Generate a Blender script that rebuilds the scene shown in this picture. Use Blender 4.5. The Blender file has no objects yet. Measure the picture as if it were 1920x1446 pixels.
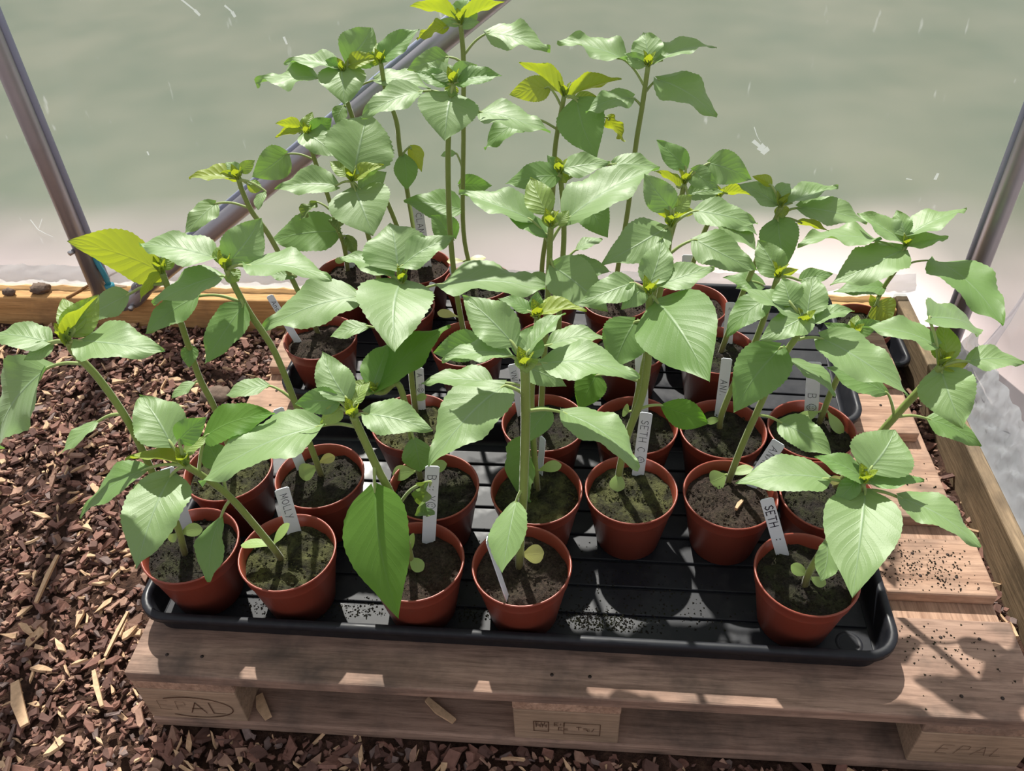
import bpy, bmesh, math, random
import numpy as np
from mathutils import Vector, Matrix
random.seed(7); rng = np.random.default_rng(7)
S = bpy.context.scene
COL = S.collection

# ------------------------------------------------------------------ camera
IMW, IMH = 1920.0, 1446.0
FPX = 1555.6
CAMP = Vector((0.6119, -0.5534, 1.0069))
FW = Vector((-0.08487, 0.754727, -0.650526)).normalized()
RT = Vector((0.996134, 0.079137, -0.038146)); RT = (RT - FW*RT.dot(FW)).normalized()
UP = RT.cross(FW)
cd = bpy.data.cameras.new('camera'); cam = bpy.data.objects.new('camera', cd); COL.objects.link(cam)
cd.sensor_fit = 'HORIZONTAL'; cd.sensor_width = 36.0; cd.lens = FPX/IMW*36.0
cd.clip_start = 0.02; cd.clip_end = 200
m = Matrix((RT, UP, -FW)).transposed().to_4x4(); m.translation = CAMP
cam.matrix_world = m
S.camera = cam

# ------------------------------------------------------------------ light
w = bpy.data.worlds.new('hazy_sky'); S.world = w; w.use_nodes = True
bg = w.node_tree.nodes['Background']
bg.inputs[0].default_value = (0.95, 0.95, 1.0, 1); bg.inputs[1].default_value = 0.56
sd = bpy.data.lights.new('sun', 'SUN'); sun = bpy.data.objects.new('sun', sd); COL.objects.link(sun)
sd.energy = 7.6; sd.angle = math.radians(0.9); sd.color = (1.0, 0.95, 0.88)
sun.rotation_euler = Vector((0.17, -0.60, -0.76)).to_track_quat('-Z', 'Y').to_euler()
vs = S.view_settings
vs.view_transform = 'Standard'; vs.look = 'None'; vs.gamma = 1.0; vs.use_curve_mapping = False
vs.exposure = 0.12
S.cycles.transparent_max_bounces = 24
S.cycles.max_bounces = 10

# ------------------------------------------------------------------ helpers
def ray(x, y):
    return FW + RT*((x-960.0)/FPX) - UP*((y-723.0)/FPX)
def onz(x, y, z):
    d = ray(x, y); return CAMP + d*((z-CAMP.z)/d.z)
def ony(x, y, Y):
    d = ray(x, y); return CAMP + d*((Y-CAMP.y)/d.y)
def mpp(p):                       # metres per photo pixel at a point
    return (p-CAMP).dot(FW)/FPX

def link(o, parent=None):
    COL.objects.link(o)
    if parent is not None: o.parent = parent
    return o
def mesh(name, verts, faces, mat, parent=None, smooth=True, uvs=None, mats=None, midx=None, loc=None):
    me = bpy.data.meshes.new(name)
    me.from_pydata([tuple(v) for v in verts], [], [tuple(f) for f in faces])
    if mats:
        for q in mats: me.materials.append(q)
        if midx is not None: me.polygons.foreach_set('material_index', midx)
    else: me.materials.append(mat)
    if smooth: me.polygons.foreach_set('use_smooth', [True]*len(me.polygons))
    if uvs is not None:
        ul = me.uv_layers.new(name='UVMap')
        li = np.empty(len(me.loops), dtype=np.int32); me.loops.foreach_get('vertex_index', li)
        ul.data.foreach_set('uv', np.asarray(uvs, dtype=np.float32)[li].ravel())
    me.update()
    o = bpy.data.objects.new(name, me)
    if loc is not None: o.location = loc
    return link(o, parent)
def tag(o, label=None, cat=None, group=None, kind=None):
    if label: o['label'] = label
    if cat: o['category'] = cat
    if group: o['group'] = group
    if kind: o['kind'] = kind
    return o
def empty(name, loc, label, cat, group=None, rz=0):
    o = bpy.data.objects.new(name, None); o.location = loc; o.rotation_euler = (0, 0, rz); o.empty_display_size = .03
    link(o); return tag(o, label, cat, group)

def boxgeo(x0, x1, y0, y1, z0, z1, bev=0.0):
    bm = bmesh.new()
    r = bmesh.ops.create_cube(bm, size=1)
    for v in bm.verts:
        v.co = Vector(((x0+x1)/2 + v.co.x*(x1-x0), (y0+y1)/2 + v.co.y*(y1-y0), (z0+z1)/2 + v.co.z*(z1-z0)))
    if bev: bmesh.ops.bevel(bm, geom=bm.edges[:], offset=bev, segments=2, affect='EDGES', profile=.5)
    return bm
def bm_obj(name, bm, mat, parent=None, smooth=False):
    me = bpy.data.meshes.new(name); bm.to_mesh(me); bm.free(); me.materials.append(mat)
    if smooth: me.polygons.foreach_set('use_smooth', [True]*len(me.polygons))
    return link(bpy.data.objects.new(name, me), parent)
def crom(pts, n=6):
    pts = [Vector(p) for p in pts]
    if len(pts) == 2: return [pts[0].lerp(pts[1], i/n) for i in range(n+1)]
    P = [pts[0]*2-pts[1]] + pts + [pts[-1]*2-pts[-2]]
    out = []
    for i in range(1, len(P)-2):
        a, b, c, d = P[i-1], P[i], P[i+1], P[i+2]
        for k in range(n):
            t = k/n
            out.append(.5*((2*b)+(c-a)*t+(2*a-5*b+4*c-d)*t*t+(3*b-a-3*c+d)*t*t*t))
    out.append(pts[-1]); return out
def tubegeo(path, rad, seg=8, cap=True):
    V = []; F = []
    n = len(path)
    ref = None
    for i, p in enumerate(path):
        t = (path[min(i+1, n-1)]-path[max(i-1, 0)]).normalized()
        if ref is None: ref = t.orthogonal().normalized()
        ref = (ref-t*ref.dot(t)).normalized(); b = t.cross(ref)
        r = rad(i/(n-1)) if callable(rad) else rad
        for k in range(seg):
            a = 2*math.pi*k/seg; V.append(p+(ref*math.cos(a)+b*math.sin(a))*r)
    for i in range(n-1):
        for k in range(seg):
            k2 = (k+1) % seg
            F.append((i*seg+k, i*seg+k2, (i+1)*seg+k2, (i+1)*seg+k))
    if cap:
        F.append(tuple(range(seg))[::-1]); F.append(tuple((n-1)*seg+k for k in range(seg)))
    return V, F
def lathe(profile, seg=40):
    V = []; F = []
    for (r, z) in profile:
        for k in range(seg):
            a = 2*math.pi*k/seg; V.append((r*math.cos(a), r*math.sin(a), z))
    for i in range(len(profile)-1):
        for k in range(seg):
            k2 = (k+1) % seg
            F.append((i*seg+k, i*seg+k2, (i+1)*seg+k2, (i+1)*seg+k))
    return V, F

# ------------------------------------------------------------------ materials
class NT:
    def __init__(s, name):
        s.m = bpy.data.materials.new(name); s.m.use_nodes = True
        s.t = s.m.node_tree; s.t.nodes.clear(); s.out = s.n('ShaderNodeOutputMaterial')
    def n(s, ty, **kw):
        d = s.t.nodes.new(ty)
        for k, v in kw.items(): setattr(d, k, v)
        return d
    def l(s, a, b): s.t.links.new(a, b)
    def val(s, sock, v):
        if hasattr(v, 'is_output') or isinstance(v, bpy.types.NodeSocket): s.l(v, sock)
        else: sock.default_value = v
    def math(s, op, a, b=0.0, c=0.0, clamp=False):
        d = s.n('ShaderNodeMath', operation=op); d.use_clamp = clamp
        s.val(d.inputs[0], a); s.val(d.inputs[1], b); s.val(d.inputs[2], c); return d.outputs[0]
    def mix(s, f, a, b):
        d = s.n('ShaderNodeMix', data_type='RGBA')
        s.val(d.inputs[0], f); s.val(d.inputs[6], a); s.val(d.inputs[7], b); return d.outputs[2]
    def noise(s, vec=None, scale=5, det=4, rough=.55):
        d = s.n('ShaderNodeTexNoise'); d.inputs['Scale'].default_value = scale; d.inputs['Detail'].default_value = det
        d.inputs['Roughness'].default_value = rough
        if vec is not None: s.l(vec, d.inputs['Vector'])
        return d.outputs['Fac']
    def ramp(s, f, stops):
        d = s.n('ShaderNodeValToRGB'); s.l(f, d.inputs[0]); e = d.color_ramp.elements
        e[0].position, e[0].color = stops[0][0], stops[0][1]+(1,) if len(stops[0][1]) == 3 else stops[0][1]
        e[1].position, e[1].color = stops[-1][0], stops[-1][1]+(1,)
        for p, c in stops[1:-1]:
            q = e.new(p); q.color = c+(1,)
        return d.outputs[0]
    def coords(s, which='Object', scale=None):
        d = s.n('ShaderNodeTexCoord').outputs[which]
        if scale:
            mp = s.n('ShaderNodeMapping'); mp.inputs['Scale'].default_value = scale; s.l(d, mp.inputs['Vector']); d = mp.outputs[0]
        return d
    def bump(s, h, strength=.3, dist=.002):
        d = s.n('ShaderNodeBump'); d.inputs['Strength'].default_value = strength; d.inputs['Distance'].default_value = dist
        s.l(h, d.inputs['Height']); return d.outputs[0]
    def bsdf(s, color, rough=.5, spec=.5, normal=None, **kw):
        d = s.n('ShaderNodeBsdfPrincipled'); s.val(d.inputs['Base Color'], color); s.val(d.inputs['Roughness'], rough)
        s.val(d.inputs['Specular IOR Level'], spec)
        if normal is not None: s.l(normal, d.inputs['Normal'])
        for k, v in kw.items(): s.val(d.inputs[k], v)
        return d.outputs[0]
    def fin(s, sh): s.l(sh, s.out.inputs[0]); return s.m
def c4(*c): return tuple(c)+(1,)

def leaf_mat(name, top, under, trans, veinc, tfac=.36, pucker=.45, sheen=.25, rough=.50, spec=.85):
    g = NT(name)
    uv = g.n('ShaderNodeUVMap'); sp = g.n('ShaderNodeSeparateXYZ'); g.l(uv.outputs[0], sp.inputs[0])
    s = g.math('ABSOLUTE', g.math('MULTIPLY_ADD', sp.outputs[0], 2.0, -1.0))
    v = sp.outputs[1]
    mid = g.math('SUBTRACT', 1.0, g.math('DIVIDE', s, g.math('MULTIPLY_ADD', v, -.035, .06)), clamp=True)
    # side veins leave the midrib at a slant and bend toward the tip
    ph = g.math('MULTIPLY', g.math('SUBTRACT', v, g.math('MULTIPLY', g.math('POWER', s, .85), .34)), 7.0)
    fr = g.math('ABSOLUTE', g.math('SUBTRACT', g.math('FRACT', ph), .5))
    side = g.math('SUBTRACT', 1.0, g.math('DIVIDE', g.math('SUBTRACT', .5, fr), .07), clamp=True)
    side = g.math('MULTIPLY', side, g.math('SUBTRACT', 1.0, g.math('MULTIPLY', s, .9)), clamp=True)
    vein = g.math('MAXIMUM', mid, g.math('MULTIPLY', side, .32))
    geo = g.n('ShaderNodeNewGeometry'); oi = g.n('ShaderNodeObjectInfo')
    nz = g.noise(g.coords('Object'), 38, 4)
    hs = g.n('ShaderNodeHueSaturation'); g.val(hs.inputs['Color'], c4(*top))
    g.val(hs.inputs['Hue'], g.math('MULTIPLY_ADD', oi.outputs['Random'], .035, .483))
    g.val(hs.inputs['Value'], g.math('MULTIPLY_ADD', oi.outputs['Random'], .3, .82))
    tc = g.mix(g.math('MULTIPLY', nz, .35), hs.outputs[0], c4(top[0]*1.5, top[1]*1.35, top[2]*1.2))
    tc = g.mix(g.math('MULTIPLY', vein, .38), tc, c4(*veinc))
    uc = g.mix(g.math('MULTIPLY', vein, .4), c4(*under), c4(*veinc))
    col = g.mix(geo.outputs['Backfacing'], tc, uc)
    pil = g.math('MULTIPLY', g.math('SINE', g.math('MULTIPLY', fr, math.pi)), pucker)
    h = g.math('SUBTRACT', g.math('MULTIPLY_ADD', nz, .5, pil), g.math('MULTIPLY', vein, .9))
    fine = g.noise(g.coords('UV'), 60, 3)
    h = g.math('MULTIPLY_ADD', fine, .25, h)
    nb = g.bump(h, .30, .0020)
    p = g.bsdf(col, rough, spec, nb, **{'Sheen Weight': sheen, 'Sheen Roughness': .45, 'Sheen Tint': c4(.9, 1, .93)})
    tr = g.n('ShaderNodeBsdfTranslucent'); g.l(nb, tr.inputs['Normal'])
    g.val(tr.inputs[0], g.mix(g.math('MULTIPLY', vein, .35), c4(*trans), c4(trans[0]*.6, trans[1]*.6, trans[2]*.6)))
    mx = g.n('ShaderNodeMixShader'); mx.inputs[0].default_value = tfac
    g.l(p, mx.inputs[1]); g.l(tr.outputs[0], mx.inputs[2]); return g.fin(mx.outputs[0])
M = {}
M['leaf'] = leaf_mat('leaf_green', (.165, .315, .225), (.24, .38, .13), (.24, .47, .05), (.44, .58, .44), tfac=.33)
M['leafdk'] = leaf_mat('leaf_deep_green', (.105, .255, .115), (.18, .33, .08), (.20, .44, .04), (.34, .50, .28), tfac=.38)  # deeper green copy; on the lower leaves its darkness paints in their shade
M['leafsh'] = leaf_mat('leaf_shaded_green', (.070, .20, .050), (.15, .30, .05), (.19, .50, .02), (.26, .46, .14), tfac=.5, spec=.3, sheen=.08)  # shaded, back-lit look put into the colour: darker base, stronger transmission
M['young'] = leaf_mat('leaf_young', (.20, .36, .075), (.33, .44, .05), (.52, .60, .02), (.42, .56, .16), tfac=.45, pucker=1.0, sheen=.2)
M['crown'] = leaf_mat('leaf_crown', (.155, .315, .135), (.27, .40, .08), (.34, .54, .03), (.40, .55, .26), tfac=.36, pucker=1.0)
M['coty'] = leaf_mat('seed_leaf', (.30, .46, .13), (.34, .5, .14), (.5, .62, .1), (.4, .55, .22), pucker=0, sheen=.05, rough=.4)
M['cotyy'] = leaf_mat('seed_leaf_yellowing', (.55, .55, .12), (.5, .5, .15), (.6, .6, .1), (.6, .6, .25), pucker=0, sheen=.05, rough=.35)
M['wilt'] = leaf_mat('leaf_wilted', (.10, .19, .05), (.16, .25, .05), (.2, .3, .03), (.2, .3, .1), pucker=1.2, sheen=.1)

def stem_mat():
    g = NT('stem_green'); z = g.n('ShaderNodeSeparateXYZ'); g.l(g.coords('Object'), z.inputs[0])
    f = g.math('DIVIDE', g.math('SUBTRACT', z.outputs[2], .092), .04, clamp=True)
    nz = g.noise(g.coords('Object', (1, 1, .15)), 300, 3)
    col = g.mix(f, c4(.085, .045, .026), c4(.20, .27, .055))
    col = g.mix(g.math('MULTIPLY', nz, .5), col, c4(.34, .42, .14))
    p = g.bsdf(col, .5, .4, g.bump(nz, .4, .001), **{'Sheen Weight': .6, 'Sheen Roughness': .3, 'Subsurface Weight': .0})
    return g.fin(p)
M['stem'] = stem_mat()
def petiole_mat():
    g = NT('petiole_green'); nz = g.noise(g.coords('Object'), 200, 3)
    p = g.bsdf(g.mix(nz, c4(.22, .31, .07), c4(.36, .45, .14)), .5, .4, **{'Sheen Weight': .5})
    return g.fin(p)
M['pet'] = petiole_mat()
def pot_mat():
    g = NT('terracotta_plastic'); o = g.coords('Object'); nz = g.noise(o, 12, 4)
    dirt = g.noise(o, 140, 3)
    col = g.mix(nz, c4(.235, .048, .028), c4(.29, .062, .036))
    col = g.mix(g.math('MULTIPLY', g.math('SUBTRACT', dirt, .62, clamp=True), 2.0, clamp=True), col, c4(.16, .09, .06))
    p = g.bsdf(col, .36, .5, g.bump(nz, .05, .001), **{'Subsurface Weight': .12, 'Subsurface Radius': (.02, .006, .003), 'Subsurface Scale': .3})
    return g.fin(p)
M['pot'] = pot_mat()
M['hair'] = NT('stem_hair'); M['hair'] = M['hair'].fin(M['hair'].bsdf(c4(.62, .68, .45), .5, .4))
def soil_mat(name, a, b, moss, mossamt):
    g = NT(name); o = g.coords('Object')
    n1 = g.noise(o, 240, 5, .7); n2 = g.noise(o, 34, 4); n3 = g.noise(o, 700, 2)
    col = g.ramp(n1, [(.3, a), (.55, b), (.75, tuple(x*2.2 for x in b))])
    mf = g.math('MULTIPLY', g.math('MULTIPLY', g.math('SUBTRACT', n2, .42, clamp=True), 5.0, clamp=True), mossamt)
    col = g.mix(g.math('MULTIPLY', mf, n1), col, c4(*moss))
    sp = g.math('GREATER_THAN', n3, .74)
    col = g.mix(g.math('MULTIPLY', sp, .5), col, c4(.22, .18, .13))
    h = g.math('MULTIPLY_ADD', n3, .5, n1)
    return g.fin(g.bsdf(col, .85, .25, g.bump(h, 1.0, .005)))
M['soil'] = soil_mat('potting_soil', (.006, .005, .005), (.034, .027, .022), (.055, .066, .018), .9)
M['soilb'] = soil_mat('potting_soil_brown', (.010, .007, .006), (.060, .041, .032), (.06, .065, .024), .35)
M['soilm'] = soil_mat('potting_soil_mossy', (.008, .008, .005), (.038, .036, .02), (.15, .155, .055), 1.3)
def tray_mat():
    g = NT('black_tray_plastic'); o = g.coords('Object')
    n = g.noise(o, 9, 4); n2 = g.noise(o, 60, 4)
    wet = g.math('MULTIPLY', g.math('SUBTRACT', n, .5, clamp=True), 6, clamp=True)
    dust = g.math('MULTIPLY', g.math('SUBTRACT', n2, .5, clamp=True), 1.2, clamp=True)
    col = g.mix(dust, c4(.014, .015, .020), c4(.05, .048, .05))
    ro = g.math('MULTIPLY_ADD', wet, -.26, .52)
    return g.fin(g.bsdf(col, ro, .30, g.bump(n2, .08, .001)))
M['tray'] = tray_mat()
def wood_mat(name, a, b, dark, gx=1.0, axis='X', stain=.6, bright=1.0):
    g = NT(name)
    sc = (1.0, 15, 15) if axis == 'X' else (15, 1.0, 15)
    o = g.coords('Object', sc); oo = g.coords('Object'); oi = g.n('ShaderNodeObjectInfo')
    off = g.n('ShaderNodeVectorMath', operation='ADD'); cx = g.n('ShaderNodeCombineXYZ')
    g.val(cx.inputs[0], g.math('MULTIPLY', oi.outputs['Random'], 40.0)); g.val(cx.inputs[1], g.math('MULTIPLY', oi.outputs['Random'], 17.0))
    g.l(o, off.inputs[0]); g.l(cx.outputs[0], off.inputs[1]); vec = off.outputs[0]
    gr = g.noise(vec, 3.0, 8, .65); gf = g.noise(vec, 11, 5, .75)
    off2 = g.n('ShaderNodeVectorMath', operation='ADD'); g.l(oo, off2.inputs[0]); g.l(cx.outputs[0], off2.inputs[1])
    st = g.noise(off2.outputs[0], 7, 5, .65)
    kn = g.n('ShaderNodeTexVoronoi'); kn.inputs['Scale'].default_value = 1.0
    ks = g.n('ShaderNodeMapping'); ks.inputs['Scale'].default_value = (6, 13, 13) if axis == 'X' else (13, 6, 13)
    g.l(off2.outputs[0], ks.inputs[0]); g.l(ks.outputs[0], kn.inputs['Vector'])
    knot = g.math('SUBTRACT', 1.0, g.math('DIVIDE', kn.outputs['Distance'], .16), clamp=True)
    col = g.ramp(gr, [(.3, a), (.62, b)])
    col = g.mix(g.math('MULTIPLY', g.math('SUBTRACT', gf, .44, clamp=True), 3.2, clamp=True), col, c4(*[x*.60 for x in a]))
    col = g.mix(g.math('MULTIPLY', g.math('MULTIPLY', g.math('SUBTRACT', st, .47, clamp=True), 4.5, clamp=True), stain), col, c4(*dark))
    col = g.mix(g.math('MULTIPLY', knot, .7), col, c4(*[x*.5 for x in dark]))
    h = g.math('MULTIPLY_ADD', gf, .6, gr)
    return g.fin(g.bsdf(col, .8, .25, g.bump(h, .5, .002)))
M['wood'] = wood_mat('pallet_wood', (.34, .20, .135), (.56, .365, .26), (.15, .11, .09), stain=.7)
M['woody'] = wood_mat('pallet_wood_cross', (.34, .20, .135), (.56, .365, .26), (.15, .11, .09), axis='Y', stain=.8)
M['woodg'] = wood_mat('pallet_wood_grey', (.25, .155, .115), (.43, .285, .215), (.09, .07, .06), stain=.8)
M['block'] = wood_mat('pallet_block', (.36, .25, .17), (.46, .32, .22), (.2, .145, .1), stain=.5)
M['sleeper'] = wood_mat('baseboard_wood', (.50, .27, .10), (.68, .40, .17), (.2, .12, .07), stain=.5)
M['sleeperY'] = wood_mat('baseboard_wood_side', (.20, .14, .085), (.36, .26, .16), (.10, .075, .05), axis='Y', stain=.7)
def plain(name, col, rough=.5, spec=.5, nscale=40, amt=.3, metal=0.0, bumpd=.0):
    g = NT(name); n = g.noise(g.coords('Object'), nscale, 4)
    c = g.mix(n, c4(*[x*(1-amt) for x in col]), c4(*[min(1, x*(1+amt)) for x in col]))
    return g.fin(g.bsdf(c, rough, spec, g.bump(n, .5, bumpd) if bumpd else None, **{'Metallic': metal}))
M['tagw'] = plain('label_white_plastic', (.72, .76, .84), .4, .5, 60, .06)
M['ink'] = plain('pencil_ink', (.055, .06, .075), .5, .4, 300, .4)
M['inkb'] = plain('black_ink', (.015, .012, .03), .45, .4, 300, .2)
M['stamp'] = plain('burnt_stamp', (.10, .05, .032), .8, .1, 120, .3)
M['nail'] = plain('rusty_nail', (.05, .035, .03), .6, .5, 200, .3, .6)
M['pipe'] = plain('galvanised_pipe', (.40, .39, .42), .42, .5, 18, .14, .75)
M['steel'] = plain('bolt_steel', (.5, .5, .52), .35, .5, 30, .1, .9)
M['tape'] = plain('blue_grey_tape', (.30, .33, .45), .5, .4, 20, .1)
M['teal'] = plain('teal_clip', (.03, .22, .28), .35, .5, 30, .15)
M['twig'] = plain('dry_twig', (.30, .17, .08), .8, .2, 80, .4)
M['clod'] = plain('dry_clod', (.16, .115, .09), .9, .2, 90, .5, 0, .004)
M['smear'] = plain('dried_smear', (.72, .68, .62), .8, .2, 200, .1)
barks = [((.125, .068, .055), 'bark_dark'), ((.225, .115, .088), 'bark_reddish'), ((.34, .205, .15), 'bark_brown'), ((.60, .40, .245), 'pale_wood'), ((.20, .145, .13), 'bark_grey')]
BK = [plain(n, c, .8, .25, 130, .4, 0, .0015) for c, n in barks]
def ground_mat():
    g = NT('mulch_bed'); o = g.coords('Object'); n1 = g.noise(o, 60, 6, .7); n2 = g.noise(o, 9, 3)
    col = g.ramp(n1, [(.3, (.02, .012, .009)), (.55, (.10, .052, .036)), (.8, (.2, .12, .075))])
    return g.fin(g.bsdf(col, .9, .2, g.bump(n1, 1, .02)))
M['ground'] = ground_mat()
def lawn_mat():
    g = NT('lawn_and_path'); o = g.coords('Object'); sp = g.n('ShaderNodeSeparateXYZ'); g.l(o, sp.inputs[0])
    nb = g.noise(o, 1.3, 2); ns = g.math('MULTIPLY_ADD', g.noise(o, 2.2, 2), 2.4, -.7, clamp=True)
    f = g.math('ADD', g.math('SUBTRACT', sp.outputs[1], g.math('MULTIPLY_ADD', g.math('GREATER_THAN', sp.outputs[0], .9), .0, 1.22)), g.math('MULTIPLY', g.math('SUBTRACT', nb, .5), .7))
    f = g.math('SMOOTH_MIN', g.math('DIVIDE', f, .5, clamp=True), 1.0, .1)
    grass = g.mix(ns, c4(.068, .090, .054), c4(.112, .122, .080))
    path = g.mix(ns, c4(.20, .165, .165), c4(.31, .26, .255))
    slab = g.math('MULTIPLY', g.math('DIVIDE', g.math('SUBTRACT', sp.outputs[0], .75), .35, clamp=True), g.math('MULTIPLY', g.math('DIVIDE', g.math('SUBTRACT', 1.75, sp.outputs[1]), .12, clamp=True), g.math('DIVIDE', g.math('SUBTRACT', 1.58, sp.outputs[0]), .15, clamp=True)))
    path = g.mix(slab, path, c4(.62, .50, .49))
    return g.fin(g.bsdf(g.mix(f, path, grass), .95, .1))
M['lawn'] = lawn_mat()
def film_mat(name, tw, gl, bumpd, tint=(.90, .92, .91), scuff=True):
    g = NT(name); o = g.coords('Object')
    tp = g.n('ShaderNodeBsdfTransparent'); tp.inputs[0].default_value = c4(*tint)
    tl = g.n('ShaderNodeBsdfTranslucent'); tl.inputs[0].default_value = c4(.80, .84, .86)
    df = g.n('ShaderNodeBsdfDiffuse'); df.inputs[0].default_value = c4(.78, .80, .84)
    sc = g.n('ShaderNodeMapping'); sc.inputs['Scale'].default_value = (2, 2, .7); g.l(o, sc.inputs[0])
    wr = g.noise(sc.outputs[0], 9, 3)
    nb = g.bump(wr, .6, bumpd)
    gs = g.n('ShaderNodeBsdfGlossy'); gs.inputs['Roughness'].default_value = .18; g.l(nb, gs.inputs['Normal'])
    gs.inputs[0].default_value = c4(.85, .88, .95)
    a = g.n('ShaderNodeMixShader'); a.inputs[0].default_value = .35; g.l(tl.outputs[0], a.inputs[1]); g.l(df.outputs[0], a.inputs[2])
    b = g.n('ShaderNodeMixShader'); g.l(tp.outputs[0], b.inputs[1]); g.l(a.outputs[0], b.inputs[2])
    scn = g.noise(o, 2.2, 3)
    tf = g.math('MULTIPLY_ADD', scn, tw*.5, tw*.75)
    if scuff:
        s2 = g.n('ShaderNodeMapping'); s2.inputs['Scale'].default_value = (40, 40, 12); s2.inputs['Rotation'].default_value = (.3, .5, .2); g.l(o, s2.inputs[0])
        sk = g.math('MULTIPLY', g.math('SUBTRACT', g.noise(s2.outputs[0], 1.4, 2), .70, clamp=True), 2.2)
        tf = g.math('ADD', tf, sk, clamp=True)
    g.l(tf, b.inputs[0])
    lw = g.n('ShaderNodeFresnel'); lw.inputs[0].default_value = 1.35; g.l(nb, lw.inputs['Normal'])
    c = g.n('ShaderNodeMixShader'); g.l(g.math('MULTIPLY', lw.outputs[0], gl, clamp=True), c.inputs[0])
    g.l(b.outputs[0], c.inputs[1]); g.l(gs.outputs[0], c.inputs[2]); return g.fin(c.outputs[0])
M['film'] = film_mat('tunnel_film', .115, .8, .004)
M['smear'] = film_mat('dried_smear_film', .42, .3, .002, scuff=False)
M['hem'] = film_mat('tunnel_film_folded', .66, 2.2, .006, scuff=False)

# ------------------------------------------------------------------ setting
GZ = -.146
def grid(nx, ny, fn):
    V = [fn(i/nx, j/ny) for j in range(ny+1) for i in range(nx+1)]
    F = [(j*(nx+1)+i, j*(nx+1)+i+1, (j+1)*(nx+1)+i+1, (j+1)*(nx+1)+i) for j in range(ny) for i in range(nx)]
    return V, F
V, F = grid(120, 90, lambda u, v: (-2.2+3.64*u, -1.4+2.42*v, GZ-.006+.008*math.sin(17*u*3.1)*math.sin(23*v*2.3)+random.uniform(-.004, .004)))
tag(mesh('floor', V, F, M['ground']), 'bed of brown bark mulch inside the tunnel', 'floor', kind='structure')
V, F = grid(8, 8, lambda u, v: (-14+30*u, -10+30*v, GZ-.05))
tag(mesh('lawn', V, F, M['lawn']), 'green lawn and pale path outside the film', 'lawn', kind='structure')
# film walls
def noise2(x, y):
    return .5*math.sin(x*7.1+1.3*math.sin(y*5.3))+.3*math.sin(x*17.3+y*9.1+1.1)+.2*math.sin(y*23.7-x*11.9)
def xr(y, v):
    k = min(1.0, max(0.0, (y-.78)/.12)); k = k*k*(3-2*k)
    return 1.327+.133*k+.15*(1-.7*k)*(1-math.exp(-v*6))
V, F = grid(90, 60, lambda u, v: (-2.2+(xr(1.05, v)+2.2)*u, 1.045+.03*min(1, v*3)+.004*noise2(u*6, v*3)*min(1, (1-u)*12), -.10-.05*max(0, u-.94)/.06+2.3*v**1.3))
wb = tag(mesh('wall_back', V, F, M['film']), 'hazy clear plastic film wall behind the plants', 'wall', kind='structure')
def wr_pt(u, v):
    y1 = 1.045+.03*min(1, v*3); y = -1.4+(y1+1.4)*u; k = min(1.0, max(0.0, (y-.78)/.12))
    return (xr(y, v)+.006*noise2(u*7, v*4)*min(1, (1-u)*8), y, -.10-.05*k+2.3*v**1.3)
V, F = grid(120, 60, wr_pt)
F = [f[::-1] for f in F]
wr = tag(mesh('wall_right', V, F, M['film']), 'hazy clear plastic film wall beside the pallet', 'wall', kind='structure')
# folded film hems along the boards
def crump(a, b): return .012*noise2(a*11, b*6)+.004*noise2(a*23+3, b*9)
V, F = grid(220, 8, lambda u, v: (-2.0+3.33*u, 1.018+.02*v-.012*math.sin(v*3.1)+crump(u*3, v*2)*.35, -.064+.045*v+crump(u*3+2, v)*.15))
tag(mesh('film_hem', V, F, M['hem'], wb), 'bright crumpled strip of doubled film')
V, F = grid(14, 260, lambda u, v: (1.314+.050*u+.35*min(1, u*4)*crump(v*3, u*2), -1.2+2.0*v, -.0605+.064*u**1.3+.5*min(1, u*4)*(crump(v*3+1, u*2.5)+.008)))
tag(mesh('film_hem', V, F, M['hem'], wr), 'shiny crumpled strip of folded film')
# smears on the film
def smear(px, py, pts, wd, parent=wb):
    P = [ony(px+dx, py+dy, 1.062) for dx, dy in pts]
    bm = bmesh.new()
    for a, b in zip(P[:-1], P[1:]):
        d = (b-a).normalized(); n = d.cross(Vector((0, 1, 0))).normalized()*wd*random.uniform(.5, 1.3)
        bm.faces.new([bm.verts.new(q) for q in (a-n, b-n*.8, b+n*.8, a+n)])
    bm_obj('dried_smear', bm, M['smear'], parent)
smear(1424, 270, [(-10, -32), (-4, -14), (2, -4)], .0009)
smear(1424, 270, [(-12, -6), (0, 4), (8, 10), (14, 16)], .0075)
smear(1756, 331, [(-3, 6), (3, -6)], .004)
smear(1704, 336, [(-5, -1), (6, 1)], .002)
smear(1424, 540, [(-5, -1), (6, 1)], .001)
smear(75, 430, [(-18, -18), (-4, 0), (10, 8), (24, 14)], .0012)
smear(75, 420, [(4, -10), (-2, 8)], .001)
smear(375, 15, [(-40, -20), (-10, 4), (0, 14)], .003)
smear(435, 22, [(-14, -12), (0, 0), (6, 10)], .003)
smear(536, 75, [(-4, -6), (2, 8)], .003)
smear(278, 288, [(-2, -4), (1, 3)], .003)
# boards
def board(name, x0, x1, y0, y1, z0, z1, mat, parent=None, bev=.0025, ox=0):
    cx, cy, cz = (x0+x1)/2, (y0+y1)/2, (z0+z1)/2
    bm = boxgeo(x0-cx, x1-cx, y0-cy, y1-cy, z0-cz, z1-cz, bev)
    o = bm_obj(name, bm, mat, parent); o.location = (cx, cy, cz); return o
b = board('baseboard_back', -1.9, 1.285, .968, 1.03, GZ-.03, -.065, M['sleeper'], bev=.004); tag(b, 'orange timber baseboard under the film wall behind the pots', 'baseboard', kind='structure')
b = board('baseboard_right', 1.292, 1.318, -1.2, 1.03, GZ-.03, -.062, M['sleeperY'], bev=.003); tag(b, 'rough timber baseboard beside the pallet ends', 'baseboard', kind='structure')

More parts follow.
